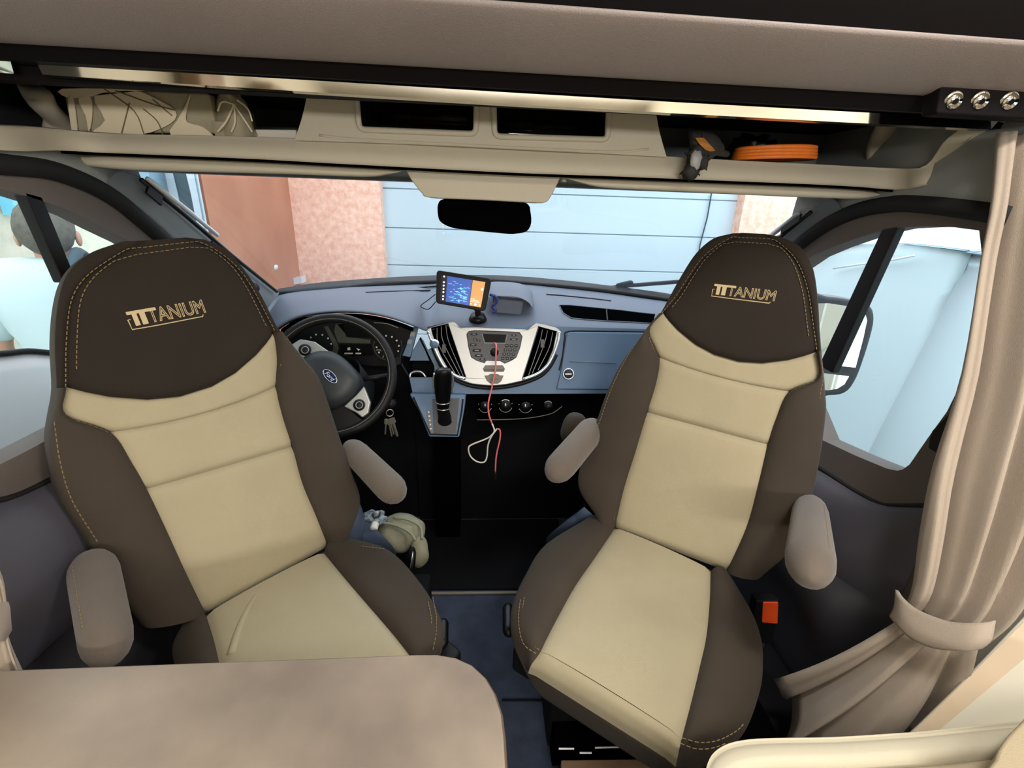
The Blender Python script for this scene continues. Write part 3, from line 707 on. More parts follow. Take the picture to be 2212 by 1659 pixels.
mk('grey_patch', ellipsoid(at(1503, 345, y=1.008), ((.012, 0, .004), (0, .006, 0), (-.004, 0, .016)), 12, 8, .2), 'grey_mark', gv, True)
mk('glove_finger', capsule(at(1540, 326, y=1.05), at(1575, 334, y=1.06), .008, .006, 10), 'dark_grey_cloth', gv, True)

# ================================================================== DASHBOARD
FN = Vec((0, -1, .33)).normalized(); FP0 = Vec((0, 1.64, .75))
def fp(px, py, off=0.): return on(px, py, FP0 + FN*off, FN)
def fps(l, off=0.): return [fp(*p, off) for p in l]
def fplate(l, off, th, rnd=0, holes=()):
    """plate on the fascia, front face `off` proud of it, th thick"""
    P = fps(l, off)
    if rnd: P = rrect(P, rnd) if len(P) == 4 else P
    return plate(P, -FN*th, holes)
da = thing('dashboard', (.04, 1.75, .3), 'grey cab dashboard with silver centre console and instrument hood', 'dashboard')
front = [(520, 790), (560, 742), (600, 706), (640, 684), (690, 674), (745, 671), (800, 675), (850, 686), (895, 702), (925, 712), (960, 700), (1000, 709), (1065, 712), (1130, 711), (1165, 702), (1210, 710), (1300, 712), (1400, 714), (1500, 718), (1600, 722), (1700, 728), (1780, 736)]
rear = [(560, 655), (590, 641), (620, 633), (660, 628), (710, 624), (755, 620), (800, 618), (850, 616), (890, 614), (925, 613), (955, 611), (1000, 610), (1060, 610), (1125, 613), (1160, 616), (1210, 621), (1300, 631), (1400, 645), (1480, 657), (1560, 670), (1650, 690), (1740, 712)]
R0, R2 = [], []
for (a, b), (c_, d) in zip(rear, front):
    R0.append(at(a, b, y=ws_y(a)-.005))
    if c_ < 900: R2.append(at(c_, d, y=1.60))
    else: R2.append(fp(c_, d))
R1 = []
for i, (p, q) in enumerate(zip(R0, R2)):
    R1.append(p.lerp(q, .5) + Vec((0, 0, .012)))
R15 = [p.lerp(q, .82)+Vec((0, 0, .008)) for p, q in zip(R0, R2)]
Rb = [p+Vec((0, .02, -.012)) for p in R2]
dt_vf = loft([R0, R1, R15, R2, Rb], 3, 4)
mk('dash_top', dt_vf, 'dash_grey', da, True)
dash_bvh = BVHTree.FromPolygons(dt_vf[0], dt_vf[1])
def on_dash(px, py, lift=.002):
    h = dash_bvh.ray_cast(CP, ray(px, py).normalized())
    return (h[0] - ray(px, py).normalized()*lift) if h[0] is not None else fp(px, py)
# defroster slot and seams on the top
mk('defroster_slot', tube([on_dash(*p) for p in [(1180, 636), (1210, 638), (1240, 641), (1280, 645), (1320, 650)]], .003, 6), 'black_plastic', da)
mk('defroster_slot', tube([on_dash(*p) for p in [(790, 632), (830, 630), (860, 629), (900, 628), (930, 627)]], .003, 6), 'black_plastic', da)
mk('corner_speaker', ellipsoid(at(622, 636, y=1.92), ((.02, 0, 0), (0, .02, 0), (0, 0, .008)), 14, 8), 'silver', da, True)
# grey fascia with the cluster side, storage slot
fo = [(905, 705), (925, 706), (960, 698), (1000, 705), (1065, 708), (1130, 708), (1165, 700), (1210, 706), (1300, 708), (1420, 712), (1560, 720), (1790, 742), (1800, 800), (1780, 862), (1500, 856), (1310, 850), (1010, 851), (892, 852), (884, 815), (868, 790), (863, 770), (880, 730)]
slot = [(908, 728), (922, 757), (938, 790), (940, 815), (884, 815), (882, 790), (892, 757)]
vslot = [(1206, 659), (1300, 664), (1412, 676)]
mk('fascia', plate(fps(fo), -FN*.03, [fps(slot), fps([(930, 709), (968, 700), (1006, 815), (990, 811), (967, 794), (953, 770), (941, 745)]), fps([(1164, 707), (1202, 717), (1195, 755), (1182, 784), (1166, 801), (1130, 815)])]), 'fascia_grey', da)
sp_ = fps(slot); c = sum(sp_, Vec())/len(sp_)
mk('storage_slot', join(grid([sp_, [c+(p-c)*.9 - FN*.09 for p in sp_]], True), ([c+(p-c)*.9-FN*.09 for p in sp_], [tuple(range(7))])), 'bed_black', da)
mk('slot_upper_lid', fplate([(906, 733), (918, 757), (927, 779), (885, 779), (893, 757)], .001, .02), 'fascia_grey', da)
mk('chrome_ring', tube(catmull(fps([(885, 816), (888, 806), (900, 802), (912, 805), (920, 815)], .004), 4), .004, 8), 'silver_bright', da, True)
# button strip beside the cluster
bs = bevel(mk('switch_strip', fplate([(893, 705), (903, 708), (886, 772), (868, 768), (872, 760)], .006, .02), 'fascia_grey', da), .003)
for (px, py) in ((893, 722), (887, 738)): mk('switch', fplate([(px-5, py-5), (px+4, py-4), (px+1, py+5), (px-8, py+4)], .009, .004), 'grey_mark', bs)
mk('stalk_block', fplate([(855, 772), (866, 772), (866, 786), (850, 792)], .02, .03), 'black_plastic', da)
# instrument cluster: deep black recess below the hood
CY = 1.70
cl_o = catmull(pts([(600, 726), (640, 700), (690, 690), (745, 687), (800, 690), (850, 698), (893, 712), (884, 745), (866, 780), (840, 792), (760, 786), (680, 780), (620, 770)], y=CY), 2, True)
cl = mk('instrument_cluster', plate(cl_o, (0, .02, .0)), 'black_plastic', da)
arch = [(606, 706), (640, 685), (690, 675), (745, 672), (800, 676), (850, 687), (893, 703)]
mk('hood_lining', loft([[at(a, b, y=1.60)+Vec((0, .002, -.008)) for a, b in arch], [at(a, b+14, y=CY) for a, b in arch]], 3, 1), 'slot_black', da, True)
def ca(px, py, o=0): return at(px, py, y=CY-.003-o)
mk('dial', torus(ca(838, 748), (0, -1, .2), .052, .0018, 28, 6), 'cluster_olive', cl, True)
for k in range(9):
    an = radians(215 - k*30); p = ca(838, 748)+Vec((cos(an)*.041, -.003, sin(an)*.041))
    mk('dial_mark', disc(p, (0, -1, .2), .0035, .001, 8), 'white_mark', cl)
mk('dial', torus(ca(690, 745), (0, -1, .2), .052, .0018, 28, 6), 'cluster_olive', cl, True)
for k in range(7):
    an = radians(200 - k*32); p = ca(692, 745)+Vec((cos(an)*.041, -.003, sin(an)*.041))
    mk('dial_mark', disc(p, (0, -1, .2), .0032, .001, 8), 'white_mark', cl)
mk('dial', torus(ca(818, 766, .004), (0, -1, .2), .018, .0022, 20, 6, radians(-40), radians(120), Vec((1, 0, 0))), 'grey_mark', cl, True)
mk('screen_bezel', plate([ca(*p) for p in [(725, 700), (740, 698), (748, 728), (800, 734), (800, 742), (730, 740), (722, 716)]], (0, .003, 0)), 'cluster_olive', cl)
mk('screen_bezel', plate([ca(*p) for p in [(700, 706), (708, 704), (726, 736), (732, 752), (728, 768), (716, 768), (722, 748)]], (0, .003, 0)), 'cluster_olive', cl)
mk('trip_screen', plate([ca(*p) for p in [(728, 700), (800, 698), (812, 730), (752, 728)]], (0, .002, 0)), 'display_black', cl)
mk('info_panel', plate([ca(*p, .002) for p in [(734, 744), (800, 744), (808, 768), (740, 770)]], (0, .002, 0)), 'display_black', cl)
for q in ([(744, 762), (762, 762), (762, 765), (744, 765)], [(768, 762), (780, 762), (780, 765), (768, 765)], [(750, 752), (756, 750), (757, 756), (751, 757)], [(770, 752), (778, 755), (774, 758)]):
    mk('gauge_mark', plate([ca(*p, .005) for p in q], (0, .001, 0)), 'white_mark', cl)
mk('hood_highlight', tube(catmull(pts([(808, 697), (835, 699), (860, 708)], y=1.66), 4), .0016, 5), 'grey_mark', cl)

# silver centre console
so = [(921, 714), (930, 707), (952, 701), (978, 695), (984, 697), (994, 708), (1030, 707), (1065, 709), (1100, 710), (1140, 712), (1150, 704), (1158, 698), (1176, 701), (1200, 707), (1209, 713), (1207, 735), (1198, 765), (1184, 790), (1165, 808), (1130, 822), (1095, 830), (1060, 833), (1020, 829), (985, 817), (957, 795), (942, 768), (930, 740)]
vl = [(931, 708), (968, 699), (975, 720), (1007, 816), (990, 812), (967, 795), (953, 771), (942, 745), (934, 722)]
vr = [(1163, 705), (1203, 716), (1195, 755), (1182, 785), (1166, 802), (1128, 817), (1140, 780)]
rf = [(1008, 722), (1012, 716), (1025, 714), (1065, 715), (1108, 717), (1122, 718), (1128, 727), (1123, 752), (1115, 772), (1102, 780), (1090, 785), (1082, 780), (1050, 779), (1046, 784), (1030, 779), (1018, 772), (1012, 750)]
SO = .022
con = bevel(mk('centre_console', plate(fps(so, SO), -FN*.03, [fps(vl, SO), fps(vr, SO), fps(rf, SO)]), 'silver', da), .004, 3)
mk('console_lip_shadow', tube(catmull(fps([(935, 752), (945, 775), (960, 800), (987, 822), (1020, 834), (1060, 838), (1095, 835), (1132, 827), (1168, 812), (1188, 792), (1202, 766)], .010), 3), .007, 8), 'black_plastic', con, True)  # black tube drawn in for the shadow below the console's lower edge
mk('console_bright_edge', tube(catmull(fps([(1128, 820), (1160, 808), (1182, 790), (1196, 765), (1206, 735), (1208, 716)], SO+.001), 4), .0065, 8), 'silver_bright', con, True)
mk('console_bright_edge', tube(catmull(fps([(1006, 818), (985, 812), (962, 795), (946, 768), (934, 740), (925, 716)], SO+.001), 4), .0065, 8), 'silver_bright', con, True)
for nm, vv, sl, tg in (('left', vl, [((944, 708), (948, 745), (985, 810)), ((953, 705), (958, 740), (994, 812)), ((963, 703), (970, 740), (1001, 813))], (959, 753)),
                      ('right', vr, [((1172, 712), (1164, 745), (1142, 810)), ((1183, 714), (1174, 748), (1150, 806)), ((1194, 717), (1186, 752), (1162, 800))], (1172, 742))):
    P = fps(vv, SO-.004); c = sum(P, Vec())/len(P)
    v = mk('air_vent', join(grid([P, [c+(p-c)*.93-FN*.045 for p in P]], True), ([c+(p-c)*.93-FN*.045 for p in P], [tuple(range(len(P)))])), 'slot_black', da)
    for s in sl:
        a = catmull(fps(s, SO-.012), 5)
        mk('slat', grid([[p, p - FN*.016 + Vec((.0, 0, 0))] for p in a]), 'slot_black', v); 
        mk('slat_edge', tube(a, .0014, 5), 'grey_mark', v)
    mk('vent_tab', fplate([(tg[0]-4, tg[1]-9), (tg[0]+4, tg[1]-9), (tg[0]+4, tg[1]+9), (tg[0]-4, tg[1]+9)], SO-.004, .01), 'radio_face', v)
vk = mk('vent_holder_knob', disc(fp(939, 743, SO), FN, .017, .012, 24), 'silver_bright', con, True)
mk('knob_face', disc(fp(938, 744, SO+.0125), FN, .013, .001, 24), 'fascia_grey', vk, True)
# radio
ra = bevel(mk('radio', plate(fps(rf, SO-.001), -FN*.012), 'radio_face', da), .002)
mk('display', fplate([(1043, 721), (1094, 723), (1090, 740), (1048, 739)], SO+.001, .003), 'display_black', ra)
mk('display_frame', tube(fps([(1041, 721), (1047, 741), (1091, 742), (1096, 723)], SO+.001), .0018, 5), 'grey_mark', ra)
k_ = mk('volume_knob', disc(fp(1068, 761, SO), FN, .0155, .012, 24, .014), 'black_plastic', ra, True)
for k in range(10):
    an = 2*pi*k/10; e1 = FN.cross(Vec((1, 0, 0))).normalized()
    mk('knob_mark', disc(fp(1068, 761, SO+.0005)+(Vec((1, 0, 0))*cos(an)+e1*sin(an))*.018, FN, .0014, .001, 6), 'grey_mark', k_)
for (px, py, w, h) in [(1024, 722, 14, 4), (1026, 733, 7, 4), (1034, 735, 7, 4), (1022, 745, 14, 5), (1030, 757, 18, 6), (1034, 768, 16, 5), (1042, 776, 12, 4), (1110, 724, 10, 4), (1110, 733, 16, 3)] + [(1095+10*i-3*j, 747+9*j, 7, 6) for i in range(3) for j in range(4)]:
    b = mk('radio_button', fplate([(px-w/2, py-h/2), (px+w/2, py-h/2), (px+w/2, py+h/2), (px-w/2, py+h/2)], SO+.002, .003), 'black_plastic', ra)
    mk('button_mark', fplate([(px-w/4, py-1), (px+w/4, py-1), (px+w/4, py+.6), (px-w/4, py+.6)], SO+.0025, .001), 'grey_mark', b)
bpn = mk('button_panel', fplate([(1048, 789), (1086, 789), (1091, 797), (1088, 803), (1046, 803), (1043, 797)], SO+.003, .006), 'grey_button', da); bevel(bpn, .002)
mk('hazard_button', fplate([(1046, 797), (1089, 797), (1087, 802), (1047, 802)], SO+.004, .002), 'radio_face', bpn)
bpn = mk('button_panel', fplate([(1046, 811), (1054, 811), (1058, 808), (1076, 808), (1080, 811), (1088, 811), (1083, 823), (1076, 829), (1060, 829), (1052, 823)], SO+.003, .006), 'grey_button', da); bevel(bpn, .002)
mk('button_mark', fplate([(1056, 818), (1078, 818), (1076, 819.5), (1058, 819.5)], SO+.004, .002), 'radio_face', bpn)
# tray and hood on top in the middle
hood = []
for off, pl in ((0, [(1040, 655), (1060, 640), (1090, 639), (1120, 642), (1140, 652), (1150, 664)]), (1, [(1045, 628), (1062, 620), (1092, 620), (1122, 624), (1143, 636), (1152, 652)]), (2, [(1046, 616), (1062, 609), (1095, 609), (1125, 613), (1146, 626), (1153, 645)])):
    hood.append(pts(pl, y=(1.76, 1.84, 1.93)[off]))
mk('display_hood', loft(hood, 4, 3), 'dash_grey', da, True); 
bevel(mk('display_box', plate(rrect(pts([(1064, 644), (1132, 651), (1126, 682), (1066, 676)], y=1.77)), (0, .06, 0)), 'dash_grey', da), .006)
tr = pts([(978, 664), (1000, 648), (1060, 642), (1140, 650), (1157, 668), (1157, 690), (1140, 706), (1000, 706), (980, 688)], y=1.745)
mk('tray_edge', tube(catmull([on(px, py, FP0+Vec((0, .03, 0)), Vec((0, -.5, 1)).normalized()) for px, py in [(979, 668), (979, 686), (1000, 704)]], 4), .002, 6), 'fascia_grey', da)
# passenger side: long slot, glovebox lid, badge
vs = fps([(1206, 659), (1214, 657), (1300, 665), (1416, 678), (1408, 698), (1300, 694), (1238, 690), (1222, 684)], 0)
n_t = Vec((0, -.62, .78)).normalized(); P0 = fp(1300, 712)+Vec((0, .0, .012))
vtop = [(1208, 659), (1230, 659), (1260, 662), (1300, 666), (1340, 670), (1380, 675), (1416, 679)]; vbot = [(1216, 676), (1234, 687), (1262, 690), (1300, 693), (1340, 695), (1380, 697), (1412, 699)]
vg = [[on_dash(a[0]+(b[0]-a[0])*t, a[1]+(b[1]-a[1])*t, .003) for a, b in zip(vtop, vbot)] for t in (0, .25, .5, .75, 1)]
mk('windscreen_vent', grid(vg), 'slot_black', da)
vsp = [on_dash(*p, .002) for p in vtop+vbot[::-1]]
mk('vent_rim', tube(vsp, .0025, 6, True), 'dash_grey', da, True)
mk('vent_rib', tube([on_dash(1310, 668, .004), on_dash(1312, 692, .004)], .003, 6), 'black_plastic', da)
gl_ = bevel(mk('glovebox_lid', fplate([(1226, 720), (1232, 717), (1420, 719), (1760, 738), (1770, 846), (1310, 842), (1202, 841), (1212, 800), (1222, 735)], .010, .02), 'fascia_grey', da), .005, 3)
mk('lid_gap', tube(catmull(fps([(1208, 800), (1216, 765), (1220, 730), (1228, 716), (1300, 715.5), (1420, 717)], .003), 4), .0028, 6), 'black_plastic', gl_)
mk('lid_crease', tube(fps([(1230, 781), (1330, 784)], .011), .0022, 6), 'fascia_grey', gl_, True)
bd = mk('lock_badge', disc(fp(1228, 808, .010), FN, .019, .004, 28), 'radio_face', gl_, True)
mk('badge_ring', torus(fp(1228, 808, .013), FN, .0195, .0028, 28, 8), 'silver_bright', gl_, True)
mk('badge_bar', fplate([(1221, 806.5), (1235, 806.5), (1235, 809.5), (1221, 809.5)], .0155, .002), 'white_mark', gl_)
# lower black section and climate controls
lpz = [fp(880, 851), fp(1010, 851), fp(1310, 851), fp(1790, 862)]
mk('lower_panel', loft([[p+Vec((0, .012, 0)) for p in lpz], [p+Vec((0, .05, -.02)) for p in lpz], [Vec((p.x, 1.76, .55)) for p in lpz], [Vec((p.x, 1.80, .0)) for p in lpz]], 2, 3), 'floor_black', da, True)
mk('knee_panel', loft([[Vec((x, 1.74, .80)) for x in (-.8, -.5, -.2)], [Vec((x, 1.72, .70)) for x in (-.8, -.5, -.2)], [Vec((x, 1.80, .5)) for x in (-.8, -.5, -.2)], [Vec((x, 1.82, .0)) for x in (-.8, -.5, -.2)]], 2, 3), 'floor_black', da, True)
cp = bevel(mk('climate_panel', fplate([(1024, 856), (1036, 852), (1216, 858), (1213, 878), (1190, 892), (1140, 902), (1030, 906)], -.004, .03), 'slot_black', da), .004)
mk('panel_edge', tube(catmull(fps([(1030, 907), (1100, 906), (1150, 902), (1192, 893), (1214, 878)], -.002), 4), .0018, 5), 'grey_button', cp, True)
for px, py, r in ((1048, 877, .020), (1092, 876, .021), (1135, 878, .020)):
    kn = mk('climate_knob', disc(fp(px, py, -.003), FN, r, .016, 28, r*.9), 'black_gloss', cp, True)
    mk('knob_ring', torus(fp(px, py, -.002), FN, r+.004, .0012, 28, 6, radians(200), radians(340), Vec((1, 0, 0))), 'grey_mark', kn, True)
    mk('knob_pointer', fplate([(px-1, py-5), (px+1, py-5), (px+1, py), (px-1, py)], .0145, .001), 'white_mark', kn)
    for dx, dy in ((-14, -4), (14, -4), (-13, 6), (13, 6)):
        mk('knob_mark', disc(fp(px+dx, py+dy, -.003), FN, .0014, .001, 6), 'white_mark', kn)
mk('knob_ring', torus(fp(1092, 876, .012), FN, .0215, .0016, 28, 6, radians(50), radians(130), Vec((1, 0, 0))), 'white_mark', cp, True)
sk = mk('power_socket', disc(fp(1184, 878, -.003), FN, .017, .008, 24), 'black_gloss', cp, True)
mk('socket_ring', torus(fp(1184, 876, .004), FN, .016, .0018, 24, 6, radians(35), radians(145), Vec((1, 0, 0))), 'grey_mark', sk, True)

# gear console and lever
GN = Vec((0, -1, .45)).normalized(); GP = Vec((0, 1.58, .70))
def gp(px, py, off=0.): return on(px, py, GP+GN*off, GN)
gz = [(884, 851), (1006, 854), (1003, 885), (992, 945), (927, 944), (905, 890)]
gc = bevel(mk('gear_console', plate([gp(*p) for p in gz], (0, .14, -.03)), 'fascia_grey', da), .006, 3)
mk('console_bezel', tube(catmull([gp(*p, .003) for p in [(893, 858), (910, 895), (930, 938), (988, 940), (997, 890), (1000, 862)]], 1), .0032, 6), 'black_plastic', gc, True)
mk('gate_plate', plate([gp(*p, .003) for p in [(934, 862), (992, 860), (985, 936), (937, 936)]], -GN*.003), 'radio_face', gc)
mk('gear_marks_strip', plate([gp(*p, .004) for p in [(922, 886), (929, 886), (934, 932), (928, 932)]], -GN*.003), 'grey_button', gc)
for k in range(5):
    px, py = 926+k*1.2, 890+k*9
    mk('gear_mark', plate([gp(px-1.5, py-1.5, .006), gp(px+1.5, py-1.5, .006), gp(px+1.5, py+1.5, .006), gp(px-1.5, py+1.5, .006)], -GN*.001), 'white_mark', gc)
mk('console_leg', box((gp(958, 900).x, 1.72, .32), (.10, .12, .64)), 'slot_black', da)
gt = thing('gear_lever', gp(960, 930), 'black automatic gear lever with chrome rings and a leather boot', 'gear lever')
gb0 = gp(961, 925, .005); gtop = at(955, 880, y=1.50)
def ring(px0, px1, py, y, d=.8, n=16):
    a, b = at(px0, py, y=y), at(px1, py, y=y); c = (a+b)/2; r = (b-a).length/2
    return [c + Vec((cos(2*pi*k/n)*r, sin(2*pi*k/n)*r*d, 0)) for k in range(n)]
mk('boot', loft([ring(937, 986, 932, 1.575, .5), ring(940, 982, 922, 1.56, .6), ring(946, 976, 905, 1.54, .7), ring(945, 972, 892, 1.525, .8), ring(944, 969, 884, 1.515, .8)], 1, 3), 'black_plastic', gt, True)
bt = gt
for v in (0,):
    rows = [ring(944, 970, 884, 1.515), ring(943, 971, 872, 1.505), ring(939, 974, 850, 1.49), ring(937, 976, 825, 1.475), ring(939, 976, 805, 1.465), ring(945, 972, 797, 1.462), ring(956, 962, 795, 1.462)]
    rows = [r+[r[0]] for r in rows]
    mk('knob', loft(rows, 1, 4), 'black_gloss', gt, True)
mk('chrome_ring', tube(ring(944, 970, 882, 1.514), .0022, 6, True), 'silver_bright', gt, True)
mk('chrome_ring', tube(ring(942, 971, 869, 1.503), .0022, 6, True), 'silver_bright', gt, True)
mk('knob_side_trim', tube(catmull([at(976, 803, y=1.452), at(979, 825, y=1.465), at(975, 850, y=1.482)], 4), .003, 6), 'silver_bright', gt, True)
mk('knob_side_trim', tube(catmull([at(938, 806, y=1.452), at(935, 826, y=1.465), at(938, 850, y=1.482)], 4), .003, 6), 'silver_bright', gt, True)

# steering wheel
WC = at(716, 811, y=1.42); WN = Vec((.05, -.86, .5)).normalized()
wa = Vec((1, 0, 0)); wa = (wa - WN*wa.dot(WN)).normalized(); wb = WN.cross(wa) * 1
if wb.z < 0: wb = -wb
def wp_(px, py, off=0.): return on(px, py, WC+WN*off, WN)
st = thing('steering_wheel', WC, 'black steering wheel with silver spokes behind the left seat', 'steering wheel')
RR = .187
mk('rim', torus(WC, WN, RR, .0155, 64, 12), 'black_plastic', st, True)
mk('rim_stitching', torus(WC+WN*.014, WN, RR-.006, .0012, 64, 4), 'grey_button', st, True)
hub = [(648, 780), (672, 762), (705, 757), (735, 768), (762, 792), (780, 820), (772, 848), (748, 872), (715, 886), (690, 880), (660, 850), (645, 812)]
hp = catmull([wp_(*p, .0) for p in hub], 3, True); c = sum(hp, Vec())/len(hp)
rows = [[p-WN*.05 for p in hp], hp, [c+(p-c)*.93+WN*.018 for p in hp], [c+(p-c)*.6+WN*.028 for p in hp], [c+(p-c)*.2+WN*.031 for p in hp], [c+(p-c)*.01+WN*.031 for p in hp]]
mk('airbag_cover', grid(rows, True), 'dash_grey' if False else 'mirror_shell', st, True)
def spoke(poly, b, br, name='spoke'):
    s = bevel(mk(name, plate([wp_(*p, .010) for p in poly], -WN*.02), 'silver', st), .004)
    pod = mk('button_pod', disc(wp_(*b, .011), WN, br, .008, 24, br*.92), 'black_plastic', s, True)
    mk('pod_ring', torus(wp_(*b, .020), WN, br*.55, .0014, 20, 6), 'grey_mark', pod, True)
spoke([(622, 748), (648, 732), (680, 738), (712, 760), (672, 765), (660, 782), (650, 790)], (659, 756), .019)
spoke([(786, 790) if False else (770, 852), (786, 834), (800, 868), (796, 892), (782, 902), (770, 892), (742, 878)], (776, 875), .0185)
mk('lower_spoke', plate([wp_(*p, -.004) for p in [(690, 878), (745, 876), (772, 900), (790, 912), (770, 935), (740, 940), (700, 905)]], -WN*.012), 'black_plastic', st)
mk('column_shroud', loft([[WC+wa*x-WN*.03+wb*y_ for x, y_ in ((-.08, .02), (-.05, .07), (.05, .07), (.08, .02), (.05, -.06), (-.05, -.06), (-.08, .02))], [WC+wa*x-WN*.26+wb*(y_-.02) for x, y_ in ((-.09, .02), (-.06, .06), (.06, .06), (.09, .02), (.06, -.07), (-.06, -.07), (-.09, .02))]], 3, 2), 'mirror_shell', st, True)
mk('stalk', tube([WC-WN*.08+wa*.06, WC-WN*.085+wa*.17+wb*.02], .009, 8), 'black_plastic', st, True)
# oval emblem with script, turned with the wheel
ec = wp_(713, 813, .034); ex = (wp_(734, 834, .034)-wp_(692, 792, .034)).normalized(); ey = WN.cross(ex)
em = mk('emblem', ([ec+ex*cos(2*pi*k/28)*.027+ey*sin(2*pi*k/28)*.0125 for k in range(28)]+[ec-WN*.006+ex*cos(2*pi*k/28)*.027+ey*sin(2*pi*k/28)*.0125 for k in range(28)], [tuple(range(28))]+[(k, (k+1) % 28, 28+(k+1) % 28, 28+k) for k in range(28)]), 'emblem_blue', st)
mk('emblem_ring', tube([ec+ex*cos(2*pi*k/28)*.027+ey*sin(2*pi*k/28)*.0125 for k in range(28)], .0014, 6, True), 'silver_bright', em, True)
def place_text(vf, o, ex, ey, n, w=None, h=None, lift=.001, bvh=None):
    V, Fc = vf
    x0, x1 = min(v.x for v in V), max(v.x for v in V); y0, y1 = min(v.y for v in V), max(v.y for v in V)
    s = (w/(x1-x0)) if w else h/(y1-y0); sy = h/(y1-y0) if h else s
    out = []
    for v in V:
        p = o + ex*((v.x-(x0+x1)/2)*s) + ey*((v.y-(y0+y1)/2)*sy)
        if bvh:
            hit = bvh.ray_cast(p+n*.15, -n)
            if hit[0] is not None: p = hit[0]
        out.append(p + n*(lift + v.z*s))
    return out, Fc
mk('emblem_script', place_text(text_vf('Ford', 0, 1, .35), ec, ex, ey, WN, .036, .013, .001), 'white_mark', em)
# keys hanging in the ignition
ky = thing('key_bunch', at(845, 900, y=1.50), 'bunch of metal keys hanging from the ignition right of the steering wheel', 'keys')
k0 = at(841, 893, y=1.50)
mk('ignition_barrel', disc(k0+Vec((0, .07, .01)), (0, -1, .3), .016, .05, 16), 'black_plastic', ky, True)
mk('key_ring', torus(at(842, 892, y=1.50), (.3, -1, .1), .012, .0016, 20, 6), 'key_metal', ky, True)
for (a, b, c_, d, w) in ((846, 903, 858, 942, .0065), (838, 906, 846, 942, .004), (834, 905, 832, 938, .004), (841, 905, 850, 938, .004)):
    p, q = at(a, b, y=1.495), at(c_, d, y=1.49); u = (q-p).normalized(); s = u.cross(Vec((0, -1, 0))).normalized()
    hd = [p-s*w*1.4, p-s*w*1.6+u*.018, p-s*w*.7+u*.022, q-s*w*.7, q+u*.003, q+s*w*.7, p+s*w*.7+u*.022, p+s*w*1.6+u*.018, p+s*w*1.4]
    bevel(mk('key', plate(hd, (0, .003, 0)), 'key_metal', ky), .0008, 1)

# sat-nav on its mount
nc = [at(*p, y=yy) for p, yy in (((943, 583), 1.72), ((1062, 602), 1.705), ((1048, 673), 1.68), ((941, 655), 1.695))]
nv = thing('navigation_device', at(1030, 690, y=1.74), 'navigation tablet with lit blue and orange screen on the dashboard', 'navigation device')
nn = (nc[1]-nc[0]).cross(nc[3]-nc[0]).normalized()
if nn.dot(CP-nc[0]) < 0: nn = -nn
bevel(mk('case', plate(rrect(nc, .12), -nn*.022), 'black_plastic', nv), .003, 2)
def sq(u, v, o=.001):
    return nc[0].lerp(nc[1], u).lerp(nc[3].lerp(nc[2], u), v) + nn*o
def sqr(u0, v0, u1, v1, o=.001): return plate([sq(u0, v0, o), sq(u1, v0, o), sq(u1, v1, o), sq(u0, v1, o)], -nn*.0006)
sc = mk('screen', sqr(.09, .13, .90, .90, .0012), 'screen_dark', nv)
mk('map_area', sqr(.20, .13, .66, .90, .0018), 'screen_blue', sc)
mk('list_area', sqr(.67, .13, .90, .90, .0018), 'screen_orange', sc)
rl = random.Random(3)
rect = []
for k in range(46):
    v = .25 + .60*(k/46)**.7; u = .22 + .36*rl.random(); w = .03 + .05*rl.random()
    rect.append(sqr(u, v, min(.655, u+w), v+.014, .0024))
mk('map_lines', join(*rect), 'screen_cyan', sc, kind='stuff')
for v in (.16, .33, .43, .53, .63, .75, .84): mk('screen_icon', disc(sq(.145, v, .002), nn, .0032, .0006, 12), 'screen_white', sc)
for (u, v, r) in ((.865, .36, .004), (.785, .84, .0045), (.70, .84, .002), (.87, .84, .002)): mk('screen_icon', disc(sq(u, v, .002), nn, r, .0006, 12), 'screen_white', sc)
for (u0, v0, u1) in ((.68, .68, .76), (.68, .72, .84), (.68, .76, .86)): mk('text_line', sqr(u0, v0, u1, v0+.012, .0024), 'screen_white', sc)
mb = at(1032, 686, y=1.74)
mk('mount_foot', disc(mb+Vec((0, 0, -.006)), (0, -.35, 1), .034, .018, 28, .026), 'black_gloss', nv, True)
mk('mount_arm', tube([mb, mb+Vec((0, -.0, .03)), sq(.6, .7, -.03)], .012, 10), 'black_plastic', nv, True)
mk('mount_clip', tube(catmull(pts([(1058, 636), (1070, 640), (1072, 652), (1064, 662), (1070, 670), (1064, 676)], y=1.735), 4), .006, 8), 'blue_clip', nv, True)
pc = mk('nav_cable', tube(catmull([at(940, 636, y=1.70), at(925, 648, y=1.74), at(909, 661, y=1.78), at(925, 668, y=1.74), at(941, 652, y=1.70)], 5), .0018, 6), 'rubber', None, True)
tag(pc, 'thin black cable looping out of the left side of the navigation device', 'cable')
pc = mk('windscreen_cable', tube(catmull([at(610, 633, y=1.90), at(690, 634, y=1.94), at(780, 630, y=1.96), at(870, 624, y=1.97), at(945, 618, y=1.98)], 5), .003, 6), 'rubber', None, True)
tag(pc, 'black cable running along the dashboard edge under the windscreen', 'cable')
